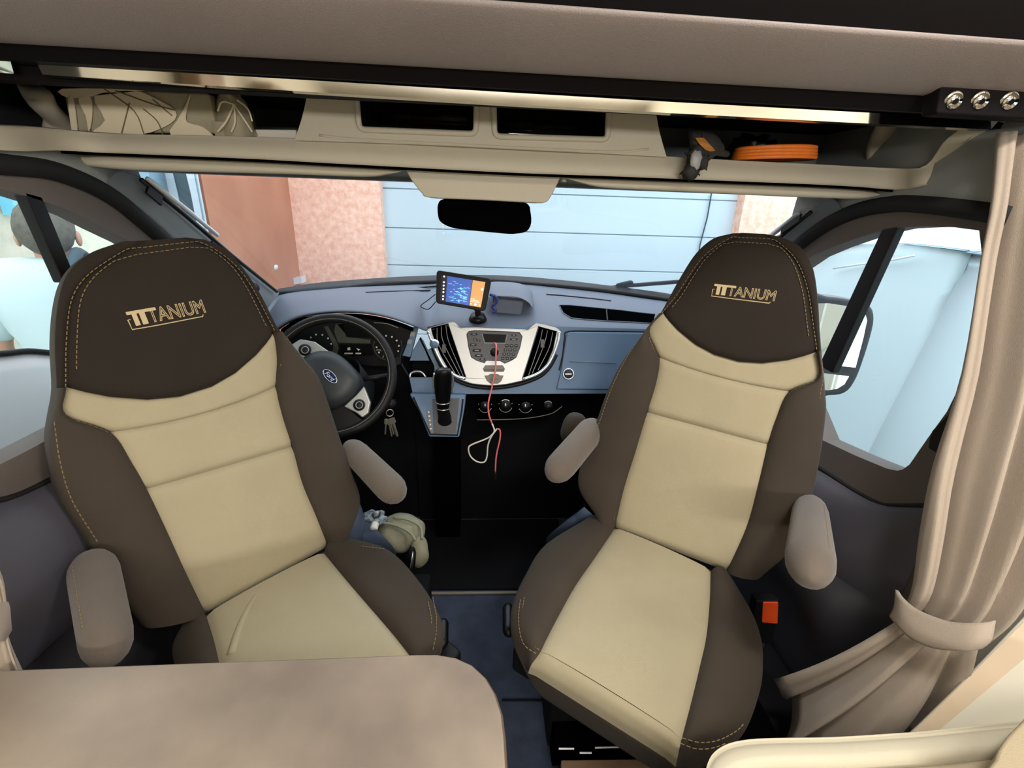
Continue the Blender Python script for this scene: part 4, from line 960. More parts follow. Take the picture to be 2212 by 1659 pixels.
# charging cable, red running into white
yc = lambda py: 1.585 if py < 850 else 1.56
cp_ = [(1068, 741), (1072, 746), (1071, 775), (1070, 800), (1062, 840), (1055, 870), (1056, 895), (1063, 915), (1068, 930)]
cw = [(1068, 930), (1062, 940), (1050, 948), (1020, 960), (1012, 968), (1016, 985), (1030, 997), (1046, 998), (1052, 985), (1054, 962), (1062, 942), (1074, 926), (1080, 930), (1080, 948), (1072, 985), (1070, 1020)]
cb = thing('charging_cable', at(1068, 741, y=1.63), 'red and white charging cable dangling from the radio', 'cable')
cy = [1.634, 1.60, 1.59, 1.585, 1.58, 1.57, 1.565, 1.56, 1.55]
mk('red_cable', tube(catmull([at(*p, y=q) for p, q in zip(cp_[:8], cy)], 4), .0030, 8), 'cable_red', cb, True)
mk('white_cable', tube(catmull([at(*p, y=1.56-.003*(i % 3)) for i, p in enumerate([(1063, 915)]+cw[:12])], 4), .0030, 8), 'cable_white', cb, True)
mk('red_cable', tube(catmull([at(*p, y=1.55) for p in cw[11:]], 4), .0030, 8), 'cable_red', cb, True)
mk('plug', capsule(at(1070, 1018, y=1.55), at(1070, 1036, y=1.55), .006, .006, 10), 'black_plastic', cb, True)

# ================================================================== SEATS
ZQ = .50
S_END = [0, .02, .06, .14, .28, .42, .58, .72, .86, .94, .98, 1.]
def seam_d(s, L, tuck=.007, w=.010):
    d = min(s, 1-s)*L; return -tuck*math.exp(-(d/w)**2)
def rounded_strip(o, s, L, tuck): pass
def backrest(root, rows_px, sag, A, B, parts, pal, thick=.115):
    """rows_px: bottom->top rows of (OL, SL, SR, OR) pixels traced on the backrest plane"""
    e = (B-A).normalized(); nh = Vec((e.y, -e.x, 0)).normalized()
    r = radians(15); u = Vec((0, 0, cos(r))) - nh*sin(r); n = e.cross(u).normalized()
    if n.dot(CP-A) < 0: n = -n
    P0 = (A+B)/2
    rows = []
    for k, row in enumerate(rows_px):
        rows.append([on(*p, P0, n) for p in row])
    # smooth every control column
    NV = 5
    cols = [catmull(c, NV) for c in zip(*rows)]
    sg = []
    for i in range(len(sag)-1):
        for k in range(NV): t = k/NV; sg.append(sag[i]*(1-t)+sag[i+1]*t)
    sg.append(sag[-1])
    nr = len(cols[0])
    def pt(i, zone, s, bul, tuck0=True, tuck1=True):
        a, b = cols[zone][i], cols[zone+1][i]; L = (b-a).length
        p = a.lerp(b, s)
        if zone == 1:
            p = p - u*(sg[i]*4*s*(1-s)*.00098)
        d = bul*(4*s*(1-s))**.6
        if (tuck0): d -= .005*math.exp(-(s*L/.006)**2)
        if (tuck1): d -= .005*math.exp(-((1-s)*L/.006)**2)
        return p + n*d
    def panel(name, i0, i1, zone, bul, m, seam_ends=(True, True), S_=S_END):
        rr = []
        for i in range(i0, i1+1):
            dv = 0
            for q, fl_ in ((i0, seam_ends[0]), (i1, seam_ends[1])):
                if fl_:
                    dd = (cols[1][i]-cols[1][q]).length; dv -= .0045*math.exp(-(dd/.006)**2)
            fade = min(1, (nr-1-i)/6)
            rr.append([pt(i, zone, s, bul*fade, not (zone == 0), not (zone == 2)) + n*dv for s in S_])
        # lip going down at ends
        if seam_ends[1]: rr.append([p - n*.012 for p in rr[-1]])
        if seam_ends[0]: rr.insert(0, [p - n*.012 for p in rr[0]])
        return mk(name, grid(rr), m, root, True)
    out = {}
    for (name, k0, k1, zone, bul, m, se) in parts:
        i0, i1 = k0*NV, (nr-1 if k1 is None else k1*NV)
        out[(name, zone, k0)] = panel(name, i0, i1, zone, bul, m, se)
    # shell: outline pushed backwards
    loop = [c for c in cols[0]] + [cols[1][-1], cols[2][-1]] + list(reversed(cols[3])) + [cols[2][0], cols[1][0]]
    cen = sum(loop, Vec())/len(loop)
    sh_rows = []
    for dn, k in ((0.0, 1.0), (.012, 1.006), (.035, 1.012), (.07, 1.008), (thick-.02, .985), (thick, .94), (thick+.01, .6), (thick+.012, .02)):
        sh_rows.append([cen + (p-cen)*k - n*dn for p in loop])
    mk('back_shell', grid(sh_rows, True), pal['shell'], root, True)
    return cols, e, u, n, P0, out
def stitch(root, P, parentpart, r=.0009):
    vf = dashes(P, r)
    return mk('stitching', vf, 'thread', parentpart, kind='stuff')

def cushion(root, rows_px, parts, pal, u_out, thick=.10, wings=.03):
    rows = []
    for z, row in rows_px:
        rows.append([at(*row[0], z=z-wings), at(*row[1], z=z), at(*row[2], z=z), at(*row[3], z=z-wings)])
    NV = 5; cols = [catmull(c, NV) for c in zip(*rows)]; nr = len(cols[0]); zz = Vec((0, 0, 1))
    def panel(name, i0, i1, zone, bul, m):
        rr = []
        for i in range(i0, i1+1):
            a, b = cols[zone][i], cols[zone+1][i]; L = (b-a).length; row = []
            fade = min(1, (nr-1-i)/7)
            for s in S_END:
                p = a.lerp(b, s); d = bul*fade*(4*s*(1-s))**.6
                if zone > 0: d -= .006*math.exp(-(s*L/.009)**2)
                if zone < 2: d -= .006*math.exp(-((1-s)*L/.009)**2)
                row.append(p+zz*d)
            rr.append(row)
        return mk(name, grid(rr), m, root, True)
    out = [panel(nm, k0*NV, nr-1 if k1 is None else k1*NV, zn, b, m) for nm, k0, k1, zn, b, m in parts]
    loop = list(cols[0]) + [cols[1][-1], cols[2][-1]] + list(reversed(cols[3])) + [cols[2][0], cols[1][0]]
    cen = sum(loop, Vec())/len(loop); R = []
    for dn, k in ((0, 1.0), (.008, 1.0), (.02, .985), (.04, .955), (.07, .91), (thick, .84), (thick+.005, .5), (thick+.006, .02)):
        R.append([cen + (p-cen)*k - zz*dn for p in loop])
    mk('cushion_shell', grid(R, True), pal['cshell'], root, True)
    return cols, out
def along(Sp, px, py, dh):
    """point on the pixel's line of sight that lies in horizontal direction dh from Sp"""
    d = ray(px, py); o = CP-Sp
    t = -(o.x*dh.y - o.y*dh.x)/(d.x*dh.y - d.y*dh.x)
    return CP + d*t
def armrest(root, dep, Epx, Sp, nh, ra, rb, flat=None):
    E_ = along(Sp, *Epx, nh) if dep is None else at(*Epx, y=Sp.y-dep)
    o = mk('armrest', capsule(Sp, E_, ra, rb, 18, flat=flat), 'armrest_fabric', root, True)
    return o, E_

# ---- left seat
BF, DB, BE = 'brown_fabric', 'dark_brown_fabric', 'beige_fabric'
A, B = at(445, 1325, z=ZQ), at(710, 1180, z=ZQ)
mid = (A+B)/2
sl = thing('captain_seat', (mid.x, mid.y, 0), 'brown and beige swivel cab seat at left, partly behind the table, driver side', 'seat', None)
rowsL = [[(316, 1356), (445, 1325), (710, 1180), (757, 1146)],
         [(262, 1284), (400, 1232), (683, 1112), (778, 1082)],
         [(190, 1171), (357, 1138), (655, 1045), (757, 1012)],
         [(133, 1080), (318, 1057), (633, 965), (730, 935)],
         [(110, 1000), (287, 1002), (612, 900), (708, 868)],
         [(106, 945), (240, 934), (598, 835), (686, 812)],
         [(113, 897), (143, 896), (600, 775), (652, 770)],
         [(122, 838), (144, 836), (592, 720), (606, 716)],
         [(118, 740), (146, 745), (574, 682), (592, 694)],
         [(126, 650), (156, 655), (540, 618), (566, 642)],
         [(147, 590), (186, 604), (505, 572), (533, 590)],
         [(195, 548), (236, 566), (455, 536), (490, 540)],
         [(268, 521), (310, 520), (400, 513), (440, 517)]]
sagL = [0, 0, 0, 0, 0, 14, 55, 80, 46, 16, 0, 0, 0]
pal = dict(shell=BF, cshell=BF)
partsB = [('lower_pad', 0, 3, 1, .005, BE, (True, True)), ('middle_pad', 3, 5, 1, .003, BE, (True, True)), ('upper_pad', 5, 7, 1, .003, BE, (True, True)),
          ('headrest', 7, None, 1, .010, DB, (True, False)),
          ('side_bolster', 0, 7, 0, .022, BF, (False, False)), ('side_bolster', 0, 7, 2, .022, BF, (False, False)),
          ('headrest_border', 7, None, 0, .004, DB, (False, False)), ('headrest_border', 7, None, 2, .004, DB, (False, False))]
cols, e, u, n, P0, out = backrest(sl, rowsL, sagL, A, B, partsB, pal)
def stitches(cols, n, out, NV=5):
    hb = out[('headrest', 1, 7)]
    L = [cols[1][i].lerp(cols[0][i], .12)+n*.003 for i in range(7*NV, len(cols[0])-2)]
    Rr = [cols[2][i].lerp(cols[3][i], .12)+n*.003 for i in range(7*NV, len(cols[0])-2)]
    top = [cols[1][-3].lerp(cols[2][-3], t)+n*.004 for t in (.2, .4, .6, .8)]
    stitch(None, L+top+list(reversed(Rr)), hb)
    L = [cols[1][i].lerp(cols[2][i], .035)+n*.006 for i in range(7*NV+2, len(cols[0])-5)]
    Rr = [cols[2][i].lerp(cols[1][i], .035)+n*.006 for i in range(7*NV+2, len(cols[0])-5)]
    top = [cols[1][-5].lerp(cols[2][-5], t)+n*.008 for t in (.2, .4, .6, .8)]
    stitch(None, L+top+list(reversed(Rr)), hb)
    b0 = out[('side_bolster', 0, 0)]; b2 = out[('side_bolster', 2, 0)]
    stitch(None, [cols[1][i].lerp(cols[0][i], .06)+n*.005 for i in range(1, 6*NV)], b0)
    stitch(None, [cols[2][i].lerp(cols[3][i], .07)+n*.006 for i in range(1, 6*NV)], b2)
    stitch(None, [cols[0][i].lerp(cols[1][i], .10)+n*.012 for i in range(2*NV, 6*NV)], b0)
    stitch(None, [cols[3][i].lerp(cols[2][i], .12)+n*.012 for i in range(2*NV, 7*NV)], b2)
stitches(cols, n, out)
def logo(root, out, c0, c1, n, hgt):
    """embroidered word with a solid double T and an underline frame"""
    hb = out[('headrest', 1, 7)]
    me = hb.data; V = [v.co + ORG[root.name] for v in me.vertices]; Fc = [tuple(p.vertices) for p in me.polygons]
    bvh = BVHTree.FromPolygons(V, Fc)
    ex = (c1-c0).normalized(); ey = n.cross(ex)
    if ey.z < 0: ey = -ey
    w = (c1-c0).length
    def P(u_, v_): return c0 + ex*(u_*w) + ey*(v_*hgt)
    def drop(p, l=.0016):
        h = bvh.ray_cast(p+n*.2, -n); return (h[0] if h[0] is not None else p) + n*l
    tt = [[(.0, .82), (.36, .82), (.36, 1.0), (.0, 1.0)], [(.055, .14), (.115, .14), (.115, .84), (.055, .84)], [(.145, .14), (.215, .14), (.215, .84), (.145, .84)]]
    vf = join(*[plate([drop(P(*q)) for q in poly], -n*.001) for poly in tt])
    lg = mk('embroidered_word', vf, 'embroidery', hb)
    # outlined letters
    o_ = P(.62, .56)
    V2, F2 = place_text(text_vf('TANIUM', .026, 1.), o_, ex, ey, n, w*.76, hgt*.84, .0012, bvh)
    mk('embroidered_word', (V2, F2), 'embroidery', hb)
    mk('embroidered_word', tube([drop(P(*q)) for q in [(.02, .55), (-.01, .55), (-.005, -.02), (.3, -.05), (.6, -.05), (.93, -.05), (.945, .06)]], .0013, 5), 'embroidery', hb)
logo(sl, out, on(284, 712, P0, n), on(444, 681, P0, n), n, .034)
rowsLc = [(ZQ, [(393, 1357), (445, 1328), (700, 1192), (748, 1164)]),
          (ZQ, [(372, 1400), (461, 1379), (748, 1250), (840, 1190)]),
          (ZQ, [(380, 1450), (473, 1432), (800, 1310), (912, 1265)]),
          (ZQ, [(390, 1500), (484, 1490), (850, 1368), (955, 1345)]),
          (ZQ-.005, [(400, 1550), (492, 1545), (886, 1414), (955, 1395)]),
          (ZQ-.03, [(420, 1590), (498, 1590), (905, 1440), (945, 1420)]),
          (ZQ-.06, [(440, 1610), (500, 1612), (910, 1455), (935, 1440)])]
cpal = [('cushion_pad', 0, None, 1, .008, BE), ('cushion_bolster', 0, None, 0, .025, BF), ('cushion_bolster', 0, None, 2, .025, BF)]
cc, co_ = cushion(sl, rowsLc, cpal, pal, None)
for t0, t1 in ((.22, .30), (.08, .14)):
    stitch(None, [at(px, py, z=ZQ-.004+d) for px, py, d in ([(935, 1290, .0), (943, 1330, 0), (942, 1370, 0), (935, 1405, -.01)] if t0 > .1 else [(925, 1300, .004), (932, 1335, .004), (931, 1375, 0), (925, 1408, -.01)])], co_[2])
stitch(None, [at(px, py, z=ZQ+.004) for px, py in [(745, 1168), (770, 1178), (800, 1182), (835, 1186)]], co_[2])
mk('crease', tube(catmull([at(px, py, z=ZQ+.0005) for px, py in [(560, 1280), (535, 1320), (515, 1365), (500, 1415)]], 4), [.004]+[.0085]*11+[.0085], 10), 'beige_fabric', sl, True)
nh = Vec((e.y, -e.x, 0)).normalized()
if nh.dot(CP-P0) < 0: nh = -nh
Sp = on(748, 958, P0-n*.05, n)
armrest(sl, None, (868, 1078), Sp, nh, .034, .040)
Sp2 = on(196, 1200, P0-n*.0, n)
ar, E2 = armrest(sl, .20, (240, 1432), Sp2, nh, .038, .034)
stitch(None, [Sp2.lerp(E2, t)+Vec((-.5, -.35, .79)).normalized()*(.038-.004*t+.0006) for t in (.2, .4, .6, .8)], ar)
def base(root, mid, nh, e):
    c = mid + nh*.20
    R = Matrix((e, nh, Vec((0, 0, 1)))).transposed()
    bevel(mk('seat_frame', box(Vec((c.x, c.y, .36)), (.44, .44, .07), R), 'black_plastic', root), .01)
    bevel(mk('swivel_plate', box(Vec((c.x, c.y, .305)), (.36, .36, .03), R), 'black_plastic', root), .006)
    bevel(mk('seat_pedestal', box(Vec((c.x, c.y+.17, .15)), (.40, .40, .28)), 'floor_black', root), .01)
base(sl, mid, nh, e)
mk('side_cover', loft([pts([(745, 1112), (770, 1120), (800, 1130)], z=.46), pts([(742, 1150), (800, 1158), (848, 1180)], z=.44), pts([(760, 1172), (820, 1192), (856, 1204)], z=.40), pts([(770, 1190), (830, 1210), (856, 1225)], z=.34)], 4, 4), 'seat_plastic', sl, True)
mk('recliner_cover', ellipsoid(on(752, 1128, P0-n*.06, n), ((.04, .02, 0), (-.02, .05, 0), (0, 0, .09)), 16, 10), 'seat_plastic', sl, True)
mk('side_lever', capsule(at(957, 1338, z=.42), at(955, 1400, z=.42), .014, .014, 12), 'black_gloss', sl, True)

# ---- right seat
A, B = at(1327, 1140, z=ZQ), at(1562, 1232, z=ZQ)
mid = (A+B)/2
sr = thing('captain_seat', (mid.x, mid.y, 0), 'brown and beige swivel cab seat at right with its whole cushion in view', 'seat', None)
rowsR = [[(1290, 1115), (1327, 1140), (1570, 1234), (1640, 1250)],
         [(1250, 1052), (1347, 1055), (1612, 1140), (1712, 1182)],
         [(1260, 985), (1372, 975), (1638, 1045), (1748, 1090)],
         [(1288, 912), (1397, 891), (1658, 961), (1770, 990)],
         [(1312, 845), (1417, 825), (1676, 905), (1783, 890)],
         [(1345, 780), (1423, 772), (1704, 846), (1781, 848)],
         [(1393, 719), (1402, 715), (1766, 816), (1779, 814)],
         [(1424, 681), (1431, 676), (1763, 760), (1773, 758)],
         [(1446, 642), (1462, 640), (1754, 695), (1769, 702)],
         [(1474, 592), (1490, 598), (1743, 630), (1765, 640)],
         [(1504, 547), (1520, 558), (1722, 572), (1754, 575)],
         [(1540, 516), (1558, 528), (1692, 536), (1727, 532)],
         [(1582, 504), (1605, 503), (1650, 505), (1685, 511)]]
sagR = [0, 0, 0, 0, 0, 10, 46, 72, 40, 12, 0, 0, 0]
cols, e, u, n, P0, out = backrest(sr, rowsR, sagR, A, B, partsB, pal)
stitches(cols, n, out)
logo(sr, out, on(1539, 640, P0, n), on(1672, 656, P0, n), n, .030)
rowsRc = [(ZQ, [(1272, 1120), (1327, 1140), (1536, 1232), (1580, 1254)]),
          (ZQ, [(1178, 1178), (1284, 1203), (1534, 1295), (1620, 1318)]),
          (ZQ, [(1135, 1242), (1243, 1262), (1527, 1370), (1643, 1375)]),
          (ZQ, [(1108, 1302), (1205, 1330), (1513, 1435), (1648, 1430)]),
          (ZQ, [(1103, 1352), (1180, 1378), (1495, 1510), (1642, 1490)]),
          (ZQ-.006, [(1112, 1392), (1167, 1405), (1473, 1594), (1612, 1572)]),
          (ZQ-.03, [(1126, 1424), (1148, 1432), (1465, 1630), (1562, 1625)]),
          (ZQ-.06, [(1136, 1446), (1141, 1450), (1460, 1652), (1510, 1658)])]
cpal = [('cushion_pad', 0, 5, 1, .008, BE), ('cushion_front', 5, None, 1, .006, BE), ('cushion_bolster', 0, None, 0, .025, BF), ('cushion_bolster', 0, None, 2, .025, BF)]
cc, co_ = cushion(sr, rowsRc, cpal, pal, None)
for q in ([(1132, 1290), (1128, 1335), (1138, 1380), (1166, 1405)], [(1124, 1295), (1120, 1340), (1130, 1390), (1158, 1412)]):
    stitch(None, catmull([at(*p, z=ZQ+.0) for p in q], 4), co_[2])
for q in ([(1473, 1594), (1510, 1604), (1550, 1600), (1590, 1580), (1610, 1560)], [(1470, 1606), (1505, 1618), (1540, 1616), (1570, 1605)]):
    stitch(None, catmull([at(*p, z=ZQ-.002) for p in q], 4), co_[3])
nh = Vec((e.y, -e.x, 0)).normalized()
if nh.dot(CP-P0) < 0: nh = -nh
Sp = on(1290, 915, P0-n*.05, n)
armrest(sr, None, (1190, 1032), Sp, nh, .040, .040)
mk('armrest_pivot', ellipsoid(on(1238, 925, P0-n*.11, n), ((.035, 0, -.01), (0, .05, -.02), (.012, 0, .055)), 16, 10, 0, .8), 'brown_fabric', sr, True)
Sp2 = on(1750, 1082, P0-n*.04, n)
ar, E2 = armrest(sr, None, (1750, 1252), Sp2, nh, .034, .043)
stitch(None, [Sp2.lerp(E2, t)+Vec((.42, -.35, .83)).normalized()*(.034+.009*t+.0006) for t in (.2, .4, .6, .8)], ar)
base(sr, mid, nh, e)
mk('side_cover', loft([pts([(1262, 1095), (1245, 1108), (1228, 1120)], z=.46), pts([(1285, 1118), (1232, 1130), (1192, 1150)], z=.44), pts([(1275, 1128), (1222, 1148), (1180, 1164)], z=.40), pts([(1260, 1150), (1212, 1165), (1182, 1178)], z=.34)], 4, 4), 'seat_plastic', sr, True)
mk('side_lever', capsule(at(1097, 1305, z=.42), at(1099, 1375, z=.42), .014, .014, 12), 'black_gloss', sr, True)
for a, b in (((1207, 1617), (1240, 1617)), ((1252, 1626), (1278, 1626)), ((1285, 1615), (1350, 1613))):
    mk('slide_rail', tube([at(*a, z=.12), at(*b, z=.12)], .0025, 6), 'silver', sr)
mk('rail_mount', box((mid.x-.14, mid.y-.20, .06), (.34, .06, .11)), 'slot_black', sr)

# ================================================================== FURNITURE AND FABRICS
ZT = .72
tb_out = pts([(-110, 1452), (0, 1447), (450, 1430), (900, 1413), (945, 1413), (985, 1420), (1020, 1436), (1048, 1462), (1068, 1496), (1082, 1540), (1088, 1590), (1092, 1659)], z=ZT)
e0 = tb_out[-1]
tb_out += [Vec((e0.x+.004, -.25, ZT)), Vec((e0.x-.03, -.30, ZT)), Vec((-.78, -.30, ZT))]
tb = thing('dinette_table', (-.45, .1, 0), 'mottled taupe dinette table with a rounded corner in the foreground', 'table')
bevel(mk('tabletop', plate(tb_out, (0, 0, -.022)), 'table_top', tb), .003)
mk('edge_band', tube([p+Vec((0, 0, -.012)) for p in tb_out], .0035, 6, True, flat=(Vec((0, 0, 1)), 2.6)), 'table_edge', tb, True)
mk('table_leg', tube([(-.5, 0, 0), (-.5, 0, .69)], .035, 16), 'silver', tb, True)
mk('table_foot', disc((-.5, 0, 0), (0, 0, 1), .16, .012, 28), 'silver', tb, True)

def curtain(name, lab, keys, folds, amp, nrm, ncol=60):
    t = thing(name, (keys[0][0].x, keys[0][0].y, keys[-1][0].z), lab, 'curtain')
    rows = []
    for k, (a, b, am) in enumerate(keys):
        row = []
        for i in range(ncol+1):
            s = i/ncol; p = a.lerp(b, s)
            ph = folds*2*pi*s + .5*sin(k*.8+s*3)
            row.append(p + nrm*(amp*am*(sin(ph)+.35*sin(2.3*ph+1)+.2*sin(.7*ph+k*.3))))
        rows.append(row)
    cols = [catmull(c, 4) for c in zip(*rows)]
    o = mk('curtain_cloth', grid([list(r) for r in zip(*cols)]), 'curtain', t, True); solid(o, .003, 0)
    return t
cn = Vec((-.35, -.9, .15)).normalized()
def K(a, ya, b, yb, am): return (at(*a, y=ya), at(*b, y=yb), am)
def KX(a, xa, b, xb, am): return (at(*a, x=xa), at(*b, x=xb), am)
keysR = [KX((2150, 290), .86, (2460, 270), .95, .4), KX((2126, 440), .86, (2440, 440), .95, .8), KX((2098, 560), .86, (2420, 600), .95, 1.), KX((2060, 800), .84, (2360, 850), .93, 1.), KX((2008, 1000), .81, (2290, 1080), .91, 1.), KX((1990, 1150), .80, (2225, 1230), .89, .8), KX((1976, 1265), .80, (2180, 1325), .87, .5),
         KX((1952, 1320), .80, (2130, 1380), .86, .35)]
ct_ = curtain('curtain', 'greige curtain gathered by a tieback at the right edge', keysR, 3.1, .030, cn)
# lower, flaring piece below the tieback
def flare(t, top, hem, folds, amp, nrm, nrow=10, ncol=70):
    tp = catmull(top, 12); hm = catmull(hem, 12)
    def samp(P, s):
        f = s*(len(P)-1); i = min(int(f), len(P)-2); return P[i].lerp(P[i+1], f-i)
    rows = []
    for k in range(nrow+1):
        v = k/nrow; row = []
        for i in range(ncol+1):
            s = i/ncol; p = samp(tp, s).lerp(samp(hm, s), v)
            ph = folds*2*pi*s + .4*sin(3*s+v*1.5)
            row.append(p + nrm*(amp*(.35+.65*v)*min(1, (1-s)*5)*(sin(ph)+.35*sin(2.1*ph+.6)) + .03*sin(pi*v)*.6))
        rows.append(row)
    o = mk('curtain_skirt', grid(rows), 'curtain', t, True); solid(o, .003, 0)
top = [at(1948, 1335, x=.79), at(1990, 1375, x=.80), at(2040, 1398, x=.82), at(2112, 1402, x=.84)]
hem = [at(1668, 1458, y=.74), at(1690, 1500, y=.72), at(1722, 1524, y=.69), at(1692, 1585, y=.65), at(1702, 1606, y=.63), at(1780, 1618, y=.59), at(1850, 1612, y=.57), at(1945, 1596, y=.56), at(1985, 1590, y=.55), at(2030, 1535, y=.55)]
flare(ct_, top, hem, 3.4, .026, Vec((-.3, -.85, .4)).normalized())
tie_t = [at(1937, 1274, x=.785), at(1950, 1292, x=.775), at(1985, 1318, x=.775), at(2050, 1342, x=.785), at(2110, 1346, x=.80), at(2150, 1340, x=.82)]
tie_b = [at(1924, 1332, x=.775), at(1940, 1352, x=.765), at(1970, 1380, x=.765), at(2020, 1400, x=.775), at(2085, 1404, x=.79), at(2120, 1398, x=.81)]
o = mk('tieback', loft([tie_t, [(a+b)/2+Vec((-.004, -.008, 0)) for a, b in zip(tie_t, tie_b)], tie_b], 4, 4), 'curtain', ct_, True); solid(o, .005, 0)
keysL = [KX((-260, 1120), -.76, (-70, 1120), -.71, .7), KX((-160, 1240), -.75, (2, 1230), -.69, .6), KX((-90, 1305), -.72, (16, 1305), -.68, .3), KX((-90, 1380), -.71, (20, 1376), -.67, .3), KX((-160, 1440), -.73, (60, 1462), -.66, .8), KX((-200, 1520), -.74, (100, 1530), -.65, .9)]
cl_ = curtain('curtain', 'scrap of greige curtain hem at the left edge above the table', keysL, 3.2, .012, Vec((.3, -.9, .2)).normalized(), 40)
o = mk('tieback', grid([pts([(-90, 1308), (-20, 1306), (14, 1300), (18, 1312)], x=-.65), pts([(-90, 1390), (-20, 1392), (8, 1384), (22, 1362)], x=-.65)]), 'curtain', cl_, True); solid(o, .005, 0)

# side bench at the lower right: cream shell, cushions, cream side panel
bn = thing('side_bench', (.75, .2, 0), 'cream side bench with tan cushions at the lower right corner', 'bench')
ZB = .66
ed = pts([(1520, 1700), (1530, 1660), (1545, 1636), (1575, 1618), (1620, 1609), (1680, 1606), (1800, 1604), (1930, 1596), (2010, 1590), (2150, 1575), (2330, 1560)], z=ZB)
rows = [[p+Vec((.0, .0, -.40)) for p in ed], [p+Vec((.0, .004, -.03)) for p in ed], ed, [p+Vec((.0, -.012, .008)) for p in ed], [p+Vec((.0, -.03, .002)) for p in ed], [p+Vec((0, -.034, -.05)) for p in ed]]
mk('bench_shell', loft(rows, 3, 3), 'cream', bn, True)
sh_t = [p+Vec((.012 if i < 3 else 0, -.034, -.004)) for i, p in enumerate(ed)]
rows = [[p+Vec((0, .004, -.02)) for p in sh_t], sh_t, [p+Vec((0, -.02, .006)) for p in sh_t], [p+Vec((0, -.10, .004)) for p in sh_t], [p+Vec((0, -.40, .0)) for p in sh_t]]
mk('bench_cushion', loft(rows, 3, 3), 'tan_cushion', bn, True)
bc = thing('bench_back_cushion', at(2190, 1600, z=.7), 'tan back cushion at the very lower right corner', 'cushion')
q = pts([(2140, 1690), (2150, 1640), (2165, 1605), (2200, 1565), (2260, 1520), (2420, 1500), (2420, 1700)], z=.74)
o = bevel(mk('cushion_body', plate(catmull(q, 3, True), (0, 0, -.12)), 'tan_cushion', bc), .02, 3)
sp = thing('cream_partition', at(2100, 1500, y=.56), 'smooth cream wall panel with a tan edge strip beside the right curtain', 'panel')
pw = [at(2080, 1470, x=.83)]
PN = Vec((-.62, -.45, .64)).normalized()
pan = [on(px, py, pw[0], PN) for px, py in [(1935, 1612), (1990, 1560), (2080, 1470), (2230, 1312), (2420, 1110), (2420, 1700), (1960, 1700)]]
bevel(mk('cream_panel', plate(pan, -PN*.03), 'cream_wall', sp), .004)
mk('tan_edge_strip', plate([on(px, py, pw[0]+PN*.002, PN) for px, py in [(1965, 1590), (2230, 1325), (2420, 1130), (2420, 1210), (2230, 1408), (2000, 1600)]], -PN*.004), 'tan_strip', sp)

# floor details
fm = bevel(mk('cab_floor_mat', plate([(-.33, 1.375, .002), (.34, 1.36, .002), (.36, 1.78, .002), (-.36, 1.78, .002)], (0, 0, .010)), 'floor_black'), .003)
tag(fm, 'black rubber floor mat in the cab between the two seats', 'floor mat')
ts = bevel(mk('threshold_strip', plate([(-.40, 1.352, .001), (.40, 1.340, .001), (.40, 1.352, .001), (-.40, 1.362, .001)], (0, 0, .010)), 'grey_button'), .003)
tag(ts, 'thin dark metal threshold strip across the floor between the seats', 'trim strip')
stp = thing('wood_step', (.45, .5, 0), 'brown wooden step edge on the floor below the right seat', 'step')
q = [at(1212, 1641, z=.10), at(1440, 1638, z=.10), at(1460, 1800, z=.10), at(1212, 1800, z=.10)]
bevel(mk('step_top', plate(q, (0, 0, -.02)), 'wood_strip', stp), .003)
mk('step_riser', plate([p+Vec((0, .0 if i < 2 else 0, -.02)) for i, p in enumerate(q)], (0, 0, -.078)), 'floor_black', stp)
cs = mk('carpet_seam', tube([at(1084, 1512, z=.002), at(1130, 1512, z=.002), at(1172, 1512, z=.002)], .003, 6), 'floor_black'); cs['kind'] = 'structure'; cs.parent = fl; cs.location = cs.location - fl.location

# loose things around the seats
bg_ = thing('khaki_bag', at(865, 1190, z=.30), 'crumpled khaki cloth bag beside the left seat', 'bag')
cB = at(868, 1150, z=.36)
mk('bag_body', ellipsoid(cB, ((.075, .0, .01), (0, .07, -.01), (-.01, 0, .062)), 36, 24, .12), 'khaki', bg_, True)
mk('bag_flap', ellipsoid(at(905, 1190, z=.33), ((.03, .0, .0), (0, .03, 0), (0, 0, .06)), 20, 14, .15), 'khaki', bg_, True)
mk('bag_fold', tube(catmull([at(820, 1128, z=.425), at(855, 1135, z=.43), at(885, 1150, z=.425), at(898, 1168, z=.41)], 4), [.004]*13, 8), 'khaki', bg_, True)
mk('bag_fold', tube(catmull([at(850, 1118, z=.43), at(880, 1122, z=.43), at(908, 1138, z=.41), at(912, 1165, z=.39)], 4), [.004]*13, 8), 'khaki', bg_, True)
sc_ = thing('patterned_scarf', at(800, 1125, z=.40), 'dark blue and white patterned cloth tucked beside the left seat', 'cloth')
mk('cloth_body', ellipsoid(at(806, 1122, z=.43), ((.038, 0, .01), (0, .03, 0), (-.01, 0, .025)), 24, 16, .25), 'scarf', sc_, True)
mk('cloth_end', capsule(at(812, 1128, z=.46), at(806, 1146, z=.45), .011, .012, 10), 'white_mark', sc_, True)
hb_ = thing('handbrake', at(880, 1215, z=.25), 'black handbrake lever with a bright edge beside the left seat', 'handbrake')
mk('brake_lever', tube([at(893, 1180, z=.36), at(888, 1232, z=.30), at(884, 1260, z=.24)], .011, 10), 'black_gloss', hb_, True)
mk('bright_edge', tube([at(892, 1192, z=.372), at(886, 1228, z=.325)], .0018, 6), 'silver_bright', hb_, True)
bevel(mk('brake_housing', plate(pts([(848, 1184), (884, 1188), (884, 1262), (858, 1245)], z=.27), (0, 0, -.24)), 'black_plastic', hb_), .006)
bk2 = thing('seat_belt_buckle', at(1660, 1350, z=.36), 'black seat belt buckle with orange-red button right of the right seat', 'seat belt buckle')
f4 = [at(1644, 1300, y=.87), at(1682, 1300, y=.87), at(1680, 1348, y=.87), at(1642, 1345, y=.87)]
